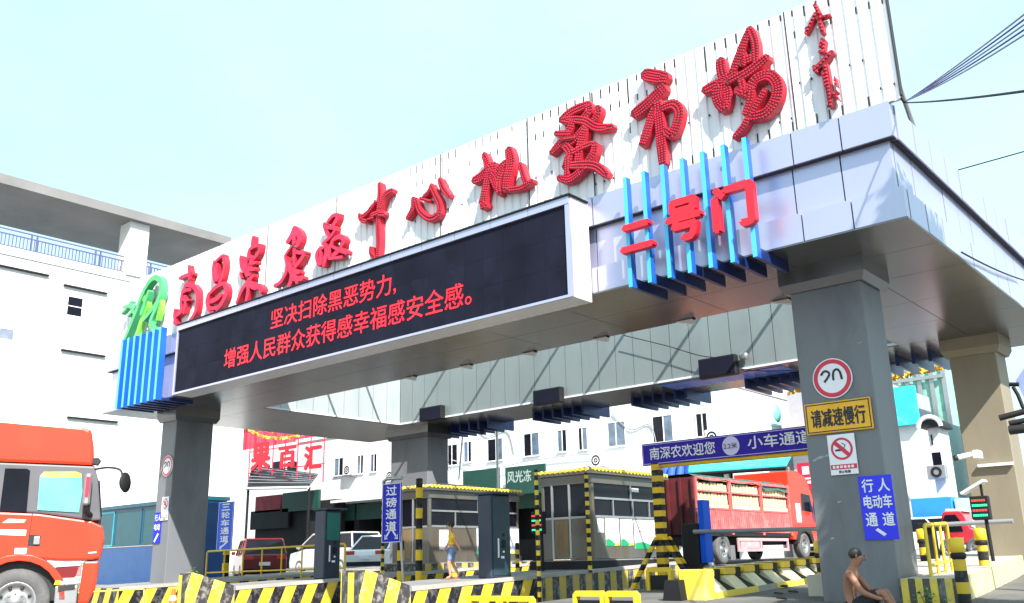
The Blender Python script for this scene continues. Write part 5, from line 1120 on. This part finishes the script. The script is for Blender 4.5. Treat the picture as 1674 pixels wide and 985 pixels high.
sect('rear_window', [(-.36, 1.75), (.02, 1.72), (0, 2.38), (-.05, 2.41), (-.36, 2.41)], M['glass'], S0+.012, S0+.028, 0)
sect('windscreen', [(1.0, 1.66), (1.13, 1.66), (1.045, 2.25), (1.0, 2.25)], M['glass'], S0+.15, S1-.15, 0)
fen = [(.72*math.cos(a), .36+.72*math.sin(a)) for a in [math.pi*k/12 for k in range(13)]]
sect('wheel_arch', [(p[0]*1.0, p[1]) for p in fen]+[(q_[0]*.86, .36+(q_[1]-.36)*.86) for q_ in fen[::-1]], M['truckred'], S0-.02, S0+.4, .01)
sect('arch_lining', [(.62*math.cos(a), .36+.62*math.sin(a)) for a in [math.pi*k/12 for k in range(13)]], M['black'], S0+.12, S1-.12, 0)
sect('front_bumper', [(.9, .3), (1.05, .3), (1.14, .55), (1.16, .95), (.92, .95)], M['truckred'], S0+.01, S1-.01)
sect('step_panel', [(.6, .72), (.9, .72), (.9, .94), (.5, .94)], M['cargored'], S0+.02, S0+.3, .01)
sect('grille_mesh', [(.54, .7), (.82, .7), (.86, .86), (.52, .86)], M['carred'], S0+.0, S0+.018, 0)
sect('step_trim', [(.5, .87), (.88, .89), (.88, .93), (.5, .92)], M['signw'], S0-.01, S0+.018, 0)
sect('step_trim', [(.56, .6), (.86, .62), (.86, .66), (.56, .65)], M['signw'], S0-.03, S0+.1, 0)
sect('boarding_step', [(.56, .3), (.88, .3), (.88, .58), (.55, .58)], M['steel'], S0-.02, S0+.4, .02)
sect('step_recess', [(.6, .5), (.84, .52), (.84, .6), (.6, .58)], M['black'], S0-.03, S0-.021, 0)
sect('side_lamp', [(.53, .6), (.62, .6), (.62, .67), (.55, .67)], M['ysign'], S0-.03, S0, 0)
sect('handle_recess', [(.1, 1.2), (.27, 1.2), (.27, 1.36), (.1, 1.38)], M['black'], S0-.006, S0+.02, .0)
sect('door_handle', [(.17, 1.22), (.26, 1.22), (.26, 1.34), (.17, 1.34)], M['steel'], S0-.03, S0-.007, .01)
sect('white_badge', [(-.3, 1.56), (-.22, 1.62), (.03, 1.61), (.0, 1.56)], M['signw'], S0-.008, S0-.002, 0)
sect('white_plate', [(-.38, 1.38), (.05, 1.36), (.05, 1.45), (-.38, 1.46)], M['signw'], S0-.008, S0-.002, 0)
sect('white_plate', [(-.08, 1.09), (.09, 1.09), (.09, 1.17), (-.08, 1.17)], M['signw'], S0-.008, S0-.002, 0)
sect('door_seam', [(.085, 1.02), (.095, 1.02), (.115, 1.7), (.1, 1.7)], M['black'], S0-.004, S0+.01, 0)
sect('lower_trim', [(.98, 1.07), (1.1, 1.08), (1.1, 1.1), (.98, 1.09)], M['signw'], S0-.006, S0-.001, 0)
sect('roof_lamp', [(.9, 2.5), (1.0, 2.48), (1.04, 2.56), (.98, 2.62), (.9, 2.6)], M['black'], S0+.0, S0+.12, .02)
b = MB(); b.tube(smooth([(.95, S0+.05, 2.42), (1.15, S0-.1, 2.44), (1.33, S0-.2, 2.4), (1.38, S0-.22, 2.3)], 5), .018, 6); ar = b.build('mirror_arm', M['black'], t, False)
b = MB(); b.lathe((1.43, S0-.22, 2.19), (.8, -.6, .1), [(0, -.05), (.1, -.04), (.135, 0), (.13, .02), (0, .025)], 20); b.v = [Vector((v.x, v.y, 2.19+(v.z-2.19)*1.25)) for v in b.v]; o = b.build('round_mirror', M['dark'], t, False)
b = MB(); b.box(.82, .93, S0-.24, S0-.06, 1.82, 2.33, bev=.03); o = b.build('side_mirror', M['steel'], t, False)
b = MB(); b.box(.845, .9, S0-.252, S0-.241, 1.95, 2.27); q_ = b.build('red_reflection', M['signr'], t, False); q_.parent = o
b = MB(); b.tube([(.88, S0-.15, 1.84), (.9, S0-.12, 1.72), (.95, S0+.02, 1.68)], .045, 8); b.build('mirror_bracket', M['black'], t, False)
b = MB(); b.box(.4, .55, -.95, -.75, 1.8, 1.98, bev=.03); b.box(.35, .6, -.98, -.7, 1.5, 1.8, bev=.03); b.build('seat', M['dark'], t, False)
wheel(t, (0, S0+.17, .36), (0,-1,0), .5, .34, M['steel']); wheel(t, (0, S1-.17, .36), (0,1,0), .5, .34, M['steel'])
for x in (-3.9, -5.2): wheel(t, (x, S0+.2, .28), (0,-1,0), .5, .4, M['steel']); wheel(t, (x, S1-.2, .28), (0,1,0), .5, .4, M['steel'])
b = MB(); b.box(-6.3, -.9, -.45, .45, .5, .85); b.build('chassis', M['dark'], t, False)
b = MB(); b.box(-6.4, -1.5, S0-.02, S1+.02, .95, 3.3, bev=.03); b.build('cargo_box', M['cargored'], t, False)

# the loaded red truck driving away on the right
t = thing('loaded_truck', 'red slat-sided cargo truck loaded with cream crates beyond the barrier boom', 'truck', (-16.15, 31, .6))
tx0, tx1 = -17.3, -15.0; tb = 1.5
b = MB(); b.box(tx0, tx1, 26.6, 33.6, tb-.05, tb+.08); b.box(tx0+.5, tx1-.5, 26.4, 35, tb-.3, tb-.06); b.build('chassis', M['dark'], t)
for k in range(3):
    ya, yb = lerp(26.6, 33.6, k/3)+.02, lerp(26.6, 33.6, (k+1)/3)-.02
    b = MB(); b.box(tx1-.03, tx1+.02, ya, yb, tb+.08, 2.28); y = ya+.08
    while y < yb-.05: b.box(tx1+.021, tx1+.04, y, y+.05, tb+.1, 2.26); y += .14
    b.build('side_board', M['cargored'], t)
    b = MB(); b.box(tx1-.03, tx1+.03, ya, yb, 2.3, 2.34); b.box(tx1-.03, tx1+.03, ya, yb, 2.86, 2.9); b.box(tx1-.03, tx1+.035, ya, yb, 3.24, 3.32); b.box(tx1-.02, tx1+.05, yb-.04, yb+.06, tb, 3.36); b.box(tx1-.02, tx1+.05, ya-.02, ya+.06, 2.3, 3.3); b.build('cage_rails', M['cargored'], t)
    b = MB(); y = ya+.14
    while y < yb-.15: b.box(tx1-.1-rr.uniform(0, .03), tx1-.04, y, y+.17, 2.5, 2.84-rr.uniform(0, .05), bev=.008); b.box(tx1-.1, tx1-.04, y, y+.17, 2.91, 3.2-rr.uniform(0, .07), bev=.008); y += .235+rr.uniform(-.012, .012)
    b.box(tx1-.12, tx1-.03, ya+.05, yb-.05, 2.36, 2.49); b.build('crates', M['crate'], t)
b = MB(); b.box(tx0+.1, tx1-.13, 26.8, 33.5, 1.6, 3.2); b.build('load', mat('load_brown', (.1, .055, .03), .8, var=.3, vscale=6), t)
b = MB(); n = 14; vs = []
for i in range(n+1):
    y = lerp(26.6, 33.7, i/n); vs += [(tx1+.06, y, 3.3-.1*abs(math.sin(i*.8))-(.16 if i > 9 else 0)), (tx1-.2, y, 3.42), (tx0, y, 3.4)]
b.add(vs, [(3*i+j, 3*i+3+j, 3*i+4+j, 3*i+1+j) for i in range(n) for j in (0, 1)], 0, True); b.build('tarpaulin', mat('tarp_dark_green', (.03, .09, .07), .7, var=.3, vscale=4), t)
b = MB(); b.box(tx0, tx1, 26.5, 26.58, tb, 3.3); y = 0
for k in range(6): x = lerp(tx0, tx1, k/5); b.box(x-.04, x+.04, 26.42, 26.49, tb, 3.3)
b.build('tail_gate', mat('tail_gate_dark', (.1, .012, .016), .6, var=.3, vscale=3), t)
def secty(name, poly, m, x0=tx0+.05, x1=tx1, bev=.04):
    o = sect(name, [(y, z) for y, z in poly], m, x0, x1, bev); 
    for v in o.data.vertices: v.co = Vector((v.co.y, v.co.x, v.co.z))-parent_loc(t)
    o.data.flip_normals(); return o
secty('cab', [(33.75, 1.35), (34.2, 1.35), (34.25, 1.75), (35.45, 1.75), (35.55, 1.2), (36.1, 1.2), (36.1, 2.2), (35.85, 3.1), (35.4, 3.75), (34.6, 3.95), (33.75, 3.9)], M['truckred'])
secty('cab_window', [(34.75, 2.45), (35.75, 2.4), (35.6, 3.05), (34.8, 3.1)], M['glass'], tx1+.002, tx1+.015, 0)
secty('white_mark', [(34.2, 2.0), (34.6, 2.0), (34.6, 2.7), (34.2, 2.7)], M['signw'], tx1+.002, tx1+.012, 0)
secty('fender', [(34.0, 1.2), (34.05, 1.5), (34.3, 1.74), (34.75, 1.8), (35.3, 1.74), (35.5, 1.5), (35.55, 1.2), (35.4, 1.2), (35.2, 1.55), (34.8, 1.68), (34.4, 1.58), (34.15, 1.2)], M['black'], tx1-.3, tx1+.03, 0)
b = MB(); b.box(tx1+.1, tx1+.3, 35.6, 35.75, 2.3, 2.8, bev=.02); b.build('side_mirror', M['black'], t)
tl = parent_loc(t)
def wW(x, y, r, ax): wheel(t, Vector((x, y, zg(y)+r+.005))-tl, ax, r, .3, M['steel'], dish=.45)
for y in (28.3,): 
    for x, a in ((tx1-.17, (1,0,0)), (tx0+.17, (-1,0,0))): wW(x, y, .49, a)
for x, a in ((tx1-.17, (1,0,0)), (tx0+.17, (-1,0,0))): wW(x, 34.8, .49, a)
b = MB(); b.box(tx1-.35, tx1-.02, 27.45, 27.5, .75, 1.45); b.build('mud_flap', M['concrete'], t)
b = MB()
for z in (.95, 1.3): b.box(tx1-.06, tx1-.01, 29.3, 33.3, z, z+.1)
for y in (29.3, 31, 33.2): b.box(tx1-.059, tx1-.012, y, y+.1, 1.05, 1.3)
b.box(tx1-.05, tx1-.015, 29.5, 30.9, 1.06, 1.28); b.build('side_guard', mat('guard_pink', (.6, .3, .32), .6, var=.15), t)

def car(name, lab, loc, rz, body, L=4.5, Wd=1.78, Hh=1.48, kind='suv', plate=True, group=None):
    """local +x is the front"""
    global t
    t = thing(name, lab, 'car', loc, rz, group); w = Wd/2; zb = .22; zs = .62*Hh
    if kind == 'suv': prof = [(-L/2, .35), (-L/2+.05, zb), (L/2-.05, zb), (L/2, .5), (L/2-.05, zs-.12), (L/2-1.1, zs), (-L/2+.05, zs+.02), (-L/2-.02, .8)]
    else: prof = [(-L/2, .4), (-L/2+.05, zb), (L/2-.05, zb), (L/2, .5), (L/2-.08, zs-.18), (L/2-1.2, zs), (-L/2+.55, zs+.02), (-L/2+.02, zs-.02), (-L/2-.03, .7)]
    sect('body', prof, body, -w, w, .07)
    if kind == 'sedan': b0, b1, r0, r1 = -L/2+.35, L/2-1.15, -L/2+1.15, L/2-1.95
    elif kind == 'suv': b0, b1, r0, r1 = -L/2+.06, L/2-1.05, -L/2+.4, L/2-1.75
    else: b0, b1, r0, r1 = -L/2+.05, L/2-.7, -L/2+.25, L/2-1.7
    ti = .16; zr = Hh-.03
    B = [(b0,-w+.05,zs),(b1,-w+.05,zs),(b1,w-.05,zs),(b0,w-.05,zs)]; T = [(r0,-w+ti,zr),(r1,-w+ti,zr),(r1,w-ti,zr),(r0,w-ti,zr)]
    b = MB(); b.hexa(B, T); b.build('greenhouse', M['glass'], t, False)
    b = MB(); b.box(r0-.03, r1+.03, -w+ti-.02, w-ti+.02, zr-.03, Hh+.02, bev=.02); b.build('roof', body, t, False)
    for s_ in (-1, 1):
        for f in (0, .36, .68, 1):
            p = Vector((lerp(b0,b1,f), s_*(w-.045), zs)); q = Vector((lerp(r0,r1,f), s_*(w-ti+.005), zr)); b = MB(); b.tube([p, q], .045 if f in (0, 1) else .03, 6); b.build('window_post', body, t, False)
    for s_ in (-1, 1):
        b = MB(); b.box(-L/2-.035, -L/2+.1, s_*(w-.02), s_*(w-.42), .62*Hh-.2, .62*Hh-.05); b.build('tail_lamp', M['lamp_red'], t, False)
        b = MB(); b.box(L/2-.12, L/2+.005, s_*(w-.05), s_*(w-.4), .55, .68); b.build('headlight', M['signw'], t, False)
        b = MB(); b.box(b1-.25, b1-.1, s_*(w+.02), s_*(w+.18), zs+.02, zs+.16, bev=.03); b.build('wing_mirror', body, t, False)
    b = MB(); b.box(-L/2-.05, -L/2+.05, -w+.08, w-.08, .28, .45); b.build('bumper', M['dark'], t, False)
    if plate: b = MB(); b.box(-L/2-.06, -L/2-.02, -.22, .22, .56, .7); b.build('number_plate', M['signw'], t, False)
    for sx in (-L/2+.85, L/2-.85):
        for s_ in (-1, 1): wheel(t, (sx, s_*(w-.1), .32), (0, s_, 0), .32, .22, M['steel'], dish=.2)
    return t
car('parked_car', 'dark red hatchback seen from behind beyond the long yellow railing', (-34.4, 23.6, zg(23)-.1), R(152), M['carred'], 4.2, 1.75, 1.62, 'suv')
car('parked_car', 'silver people carrier parked between the dark red car and the first kiosk', (-35.5, 28.6, zg(28)-.1), R(178), M['silver'], 4.9, 1.85, 1.8, 'van')
car('parked_car', 'white sedan seen from behind right of the first kiosk', (-30.6, 27.6, zg(27)-.05), R(112), M['whiteg'], 4.6, 1.8, 1.5, 'sedan')
car('parked_car', 'white car beyond the barrier boom behind the signed pillar at the right', (-12.2, 41.5, zg(41)), R(10), M['whiteg'], 4.6, 1.8, 1.5, 'suv')
car('parked_car', 'white van nose showing between the loaded truck and the signed pillar', (-15.6, 40, zg(40)), R(90), M['whiteg'], 4.8, 1.85, 1.75, 'van')
# blue box truck and red mini truck between the right pillars
t = thing('box_truck', 'bright blue box truck behind the white car between the right pillars', 'truck', (-12, 45, .68))
x0, x1, y0, y1, z0, z1 = bx((1488, 815), (1560, 848), 42.8, 2.2); b = MB(); b.box(x0, x1, y0, y1, 1.2, z1, bev=.03); b.build('cargo_box', M['bluebox'], t)
b = MB(); b.box(x1+.05, x1+1.5, y0+.1, y1-.1, 1.0, z1-.1, bev=.08); b.build('cab', mat('cab_mint', (.4, .7, .75), .3, coat=.5), t)
b = MB(); b.box(x0, x1+1.3, y0+.5, y1-.5, .9, 1.2); b.build('chassis', M['dark'], t)
for x in (x0+.9, x1+.6): wheel(t, Vector((x, y0+.15, zg(43)+.4))-parent_loc(t), (0,-1,0), .4, .25, M['steel'])
t = thing('mini_truck', 'shiny red three-wheeled mini truck with arched cab window beside the lane display', 'truck', (-8.3, 31.5, zg(31)))
x0, x1, y0, y1, z0, z1 = bx((1537, 836), (1607, 900), 31, 1.5); z0 = zg(31)
P_ = lambda u, v: (lerp(x0, x1, u), lerp(z0, z1, v))
def secx(name, poly, m, ya, yb, bev=.03):
    o = sect(name, poly, m, ya, yb, bev)
    for v in o.data.vertices: v.co = v.co-parent_loc(t)
    return o
secx('cab', [P_(0, .32), P_(.3, .28), P_(.95, .3), P_(1, .42), P_(.96, .55), P_(.72, .62), P_(.62, .9), P_(.5, 1), P_(.08, 1), P_(0, .9)], M['carred2'], 31, 32.4, .05)
secx('arched_window', [P_(.05, .56), P_(.55, .56), P_(.5, .8), P_(.4, .92), P_(.12, .92), P_(.05, .82)], M['glass'], 30.98, 30.998, 0)
secx('white_flash', [P_(.74, .66), P_(.95, .58), P_(.95, .7), P_(.8, .82)], M['signw'], 31.2, 32.3, 0)
secx('headlight', [P_(.93, .4), P_(1.01, .4), P_(1.01, .5), P_(.93, .5)], M['signw'], 30.97, 31.1, .01)
secx('chrome_strip', [P_(.3, .4), P_(.55, .41), P_(.55, .43), P_(.3, .42)], M['chrome'], 30.98, 30.998, 0)
secx('roof_rack', [P_(.1, 1.01), P_(.6, .99), P_(.6, 1.04), P_(.1, 1.06)], M['signw'], 31.2, 32.2, 0)
for u in (.12, .85): q = P_(u, 0); wheel(t, Vector((q[0], 31.05, z0+.3))-parent_loc(t), (0,-1,0), .3, .16, M['steel'], dish=.2)

# ------------------------------------------------------------------ people
def skin(name, joints, edges, m, parent, lvl=2, hands=None):
    me = bpy.data.meshes.new(name); me.from_pydata([j[0] for j in joints], [], []); me.clear_geometry()
    me.from_pydata([Vector(j[0]) for j in joints], edges, [])
    o = bpy.data.objects.new(name, me); COL.objects.link(o)
    o.modifiers.new('s', 'SKIN'); sv = me.skin_vertices[0].data
    for i, j in enumerate(joints): r = j[1]; sv[i].radius = r if isinstance(r, tuple) else (r, r)
    sv[0].use_root = True
    mo = o.modifiers.new('u', 'SUBSURF'); mo.levels = lvl; mo.render_levels = lvl
    dg = bpy.context.evaluated_depsgraph_get(); dg.update()
    m2 = bpy.data.meshes.new_from_object(o.evaluated_get(dg)); m2.name = name
    bpy.data.objects.remove(o); m2.materials.clear(); m2.materials.append(m)
    for p in m2.polygons: p.use_smooth = True
    o2 = bpy.data.objects.new(name, m2); COL.objects.link(o2); o2.parent = parent; return o2
def figure(t, J, sk, R_=1.0):
    """J: joint dict in local metres; one continuous skin body"""
    names = ['pel','spine','chest','neck','head0','head1','shl','ell','wrl','hal','shr','elr','wrr','har','hipl','knl','anl','tol','hipr','knr','anr','tor']
    rad = dict(pel=(.125,.1), spine=(.115,.088), chest=(.15,.1), neck=.052, head0=(.07,.08), head1=(.072,.085), shl=.058, ell=.042, wrl=.03, hal=(.036,.02), shr=.058, elr=.042, wrr=.03, har=(.036,.02), hipl=.086, knl=.056, anl=.036, tol=(.034,.026), hipr=.086, knr=.056, anr=.036, tor=(.034,.026))
    ed = [('pel','spine'),('spine','chest'),('chest','neck'),('neck','head0'),('head0','head1'),('chest','shl'),('shl','ell'),('ell','wrl'),('wrl','hal'),('chest','shr'),('shr','elr'),('elr','wrr'),('wrr','har'),('pel','hipl'),('hipl','knl'),('knl','anl'),('anl','tol'),('pel','hipr'),('hipr','knr'),('knr','anr'),('anr','tor')]
    ix = {n: i for i, n in enumerate(names)}
    jl = [(J[n], tuple(v*R_ for v in rad[n]) if isinstance(rad[n], tuple) else rad[n]*R_) for n in names]
    body = skin('body', jl, [(ix[a], ix[c]) for a, c in ed], sk, t)
    for s_ in ('l', 'r'):
        h = Vector(J['ha'+s_]); w = Vector(J['wr'+s_]); d = (h-w).normalized(); q = d.cross(Vector((.3,.2,1))).normalized(); nn = d.cross(q)
        pts = []; ee = []
        for k in range(4):
            base = h+q*(.021*(k-1.5))*R_; L = (.055, .066, .062, .048)[k]*R_; i0 = len(pts)
            pts += [(base-d*.015*R_, .0095*R_), (base+d*L*.55+nn*.006*R_, .009*R_), (base+d*L+nn*.022*R_, .0075*R_)]; ee += [(i0,i0+1),(i0+1,i0+2)]
            o = skin('finger', pts[i0:], [(0,1),(1,2)], sk, t, 1); o.parent = body
        b0 = h-d*.03*R_-q*.03*R_; o = skin('thumb', [(b0, .011*R_), (b0+d*.03*R_-q*.022*R_, .0105*R_), (b0+d*.055*R_-q*.022*R_, .009*R_)], [(0,1),(1,2)], sk, t, 1); o.parent = body
    return body
def face(t, c, f, s_=1.0):
    """eyes, nose, mouth and ears on the head centre c looking along f"""
    c = Vector(c); f = Vector(f).normalized(); r = f.cross(Vector((0,0,1))).normalized(); u = r.cross(f)
    for k in (-1, 1):
        b = MB(); b.ell(c+f*.088*s_+r*k*.032*s_+u*.012*s_, (.008*s_, .011*s_, .006*s_), 8); b.build('eye', M['hair'], t, False)
        b = MB(); b.ell(c+r*k*.08*s_-f*.005*s_, (.014*s_, .02*s_, .03*s_), 8); b.build('ear', M['skin'], t, False)
    b = MB(); b.ell(c+f*.098*s_-u*.014*s_, (.016*s_, .016*s_, .024*s_), 8); b.build('nose', M['skin'], t, False)
    b = MB(); b.ell(c+f*.088*s_-u*.048*s_, (.024*s_, .018*s_, .007*s_), 8); b.build('mouth', M['shopred'], t, False)

# child in yellow, walking left
cx_, cy_ = -14.35, 14.75; cz_ = zg(cy_)+.33
t = thing('person', 'child in a yellow T-shirt and denim shorts walking along the kerb by the kiosk', 'person', (cx_, cy_, cz_), R(180+48))
k = 1.18/1.7
J = {n: Vector(v)*k for n, v in dict(pel=(0,0,.93), spine=(.0,0,1.08), chest=(.03,0,1.27), neck=(.05,0,1.46), head0=(.07,0,1.555), head1=(.07,0,1.67), shl=(.03,.17,1.36), ell=(-.1,.28,1.12), wrl=(-.2,.33,.93), hal=(-.23,.34,.85), shr=(.03,-.17,1.36), elr=(.08,-.27,1.12), wrr=(.2,-.28,.93), har=(.24,-.28,.86), hipl=(.02,.085,.86), knl=(.12,.09,.48), anl=(.06,.09,.09), tol=(.2,.1,.035), hipr=(0,-.085,.86), knr=(-.02,-.09,.47), anr=(-.2,-.09,.13), tor=(-.1,-.09,.035)).items()}
body = figure(t, J, M['skin2'], k*1.05)
def tubes(name, m, chains, par, lvl=2):
    jl = []; ee = []
    for ch in chains:
        i0 = len(jl)
        for i, (p, r) in enumerate(ch): jl.append((p, r)); 
        ee += [(i0+i, i0+i+1) for i in range(len(ch)-1)]
    o = None
    return jl, ee
sh = [(J['pel']+Vector((0,0,.0)), (.135*k, .115*k)), (J['spine'], (.135*k, .115*k)), (J['chest'], (.165*k, .115*k)), (lerp(J['chest'], J['neck'], .75), (.075*k, .07*k)), (J['shl'], .075*k), (lerp(J['shl'], J['ell'], .62), .066*k), (J['shr'], .075*k), (lerp(J['shr'], J['elr'], .62), .066*k)]
skin('shirt', sh, [(0,1),(1,2),(2,3),(2,4),(4,5),(2,6),(6,7)], M['shirt'], t)
so_ = [(J['pel']-Vector((0,0,.02)), (.138*k, .12*k)), (J['hipl'], .104*k), (lerp(J['hipl'], J['knl'], .5), .09*k), (lerp(J['hipl'], J['knl'], .92), .08*k), (J['hipr'], .104*k), (lerp(J['hipr'], J['knr'], .5), .09*k), (lerp(J['hipr'], J['knr'], .92), .08*k)]
skin('shorts', so_, [(0,1),(1,2),(2,3),(0,4),(4,5),(5,6)], M['denim'], t)
hc = (J['head0']+J['head1'])/2
b = MB(); b.ell(hc+Vector((-.025,0,.035))*k*1.3, (.1*k*1.15, .088*k*1.15, .092*k*1.15), 14); b.build('hair', M['hair'], t, False)
face(t, hc+Vector((.0,0,0)), (1,.1,0), k*1.05)
for s_ in ('l', 'r'):
    a = J['to'+s_]; b = MB(); b.box(a.x-.13*k, a.x+.06*k, a.y-.045*k, a.y+.045*k, a.z-.035*k, a.z-.012*k, bev=.006); b.build('sandal', M['orange'], t, False)

# shirtless man sitting at the foot of the pillar
t = thing('person', 'shirtless man in black shorts sitting at the foot of the signed pillar', 'person', (-5.05, 13.05, -.03), R(12))
J = {n: Vector(v) for n, v in dict(pel=(0,0,.13), spine=(-.03,0,.3), chest=(.0,0,.5), neck=(.08,0,.665), head0=(.125,0,.735), head1=(.15,0,.84), shl=(.03,.18,.58), ell=(.2,.24,.34), wrl=(.4,.2,.29), hal=(.47,.18,.27), shr=(.03,-.18,.58), elr=(.17,-.25,.33), wrr=(.36,-.22,.25), har=(.43,-.2,.24), hipl=(.05,.1,.12), knl=(.43,.14,.2), anl=(.55,.12,-.12), tol=(.67,.13,-.15), hipr=(.05,-.1,.12), knr=(.42,-.16,.2), anr=(.56,-.14,-.12), tor=(.68,-.15,-.15)).items()}
for n in ('anl','tol','anr','tor'): J[n].z += .17
J['knl'].z = J['knr'].z = .34; J['pel'].z = .115
body = figure(t, J, M['skin'], 1.0)
so_ = [(J['pel'], (.15, .125)), (J['hipl'], .118), (lerp(J['hipl'], J['knl'], .55), .1), (lerp(J['hipl'], J['knl'], .93), .088), (J['hipr'], .118), (lerp(J['hipr'], J['knr'], .55), .1), (lerp(J['hipr'], J['knr'], .93), .088), (lerp(J['pel'], J['spine'], .35), (.145, .12))]
skin('shorts', so_, [(0,1),(1,2),(2,3),(0,4),(4,5),(5,6),(0,7)], M['shorts'], t)
hc = (J['head0']+J['head1'])/2+Vector((0,0,.01))
b = MB(); b.ell(hc+Vector((-.03,0,.03)), (.092, .083, .086), 14); b.build('hair', M['hair'], t, False)
face(t, hc, (1,0,-.1), 1.0)

# ------------------------------------------------------------------ unseen tree added outside the frame at the right to shade the pillar
def tree(lab, x, y, h, rx, ry, z0, n, seed):
    r = random.Random(seed); t = thing('added_shade_tree', lab, 'tree', (x, y, zg(y)))
    b = MB(); b.tube([(x, y, zg(y)-.1), (x+.05, y, 1.5), (x-.03, y+.04, z0+.6), (x, y, h*.8)], [.16, .13, .1, .04], 10)
    for k in range(9):
        z = lerp(z0, h*.85, k/9); a = k*2.4; b.tube([(x, y, z), (x+math.cos(a)*rx*.4, y+math.sin(a)*ry*.4, z+.35), (x+math.cos(a)*rx*.85, y+math.sin(a)*ry*.85, z+.8)], [.05, .035, .012], 6)
    b.build('added_tree_trunk', M['bark'], t)
    c = MB(); cl = [(r.uniform(-1, 1)*rx, r.uniform(-1, 1)*ry, r.uniform(z0, h)) for _ in range(90)]
    for i in range(n):
        q = cl[i % len(cl)]; p = Vector((x+q[0]+r.uniform(-.25,.25), y+q[1]+r.uniform(-.25,.25), q[2]+r.gauss(0,.25)))
        a = Vector((r.uniform(-1,1), r.uniform(-1,1), r.uniform(-.6,.6))).normalized()*r.uniform(.1,.17); q2 = a.cross(Vector((r.uniform(-1,1), r.uniform(-1,1), 1))).normalized()*.065
        c.add([p, p+a*.5+q2, p+a, p+a*.5-q2], [(0,1,2,3)])
    c.build('added_tree_crown', M['leaf'], t)
tree('slim dense tree added out of view right of the gate to shade the pillar', 0.35, 11.35, 9.9, .75, .85, 4.0, 26000, 4)
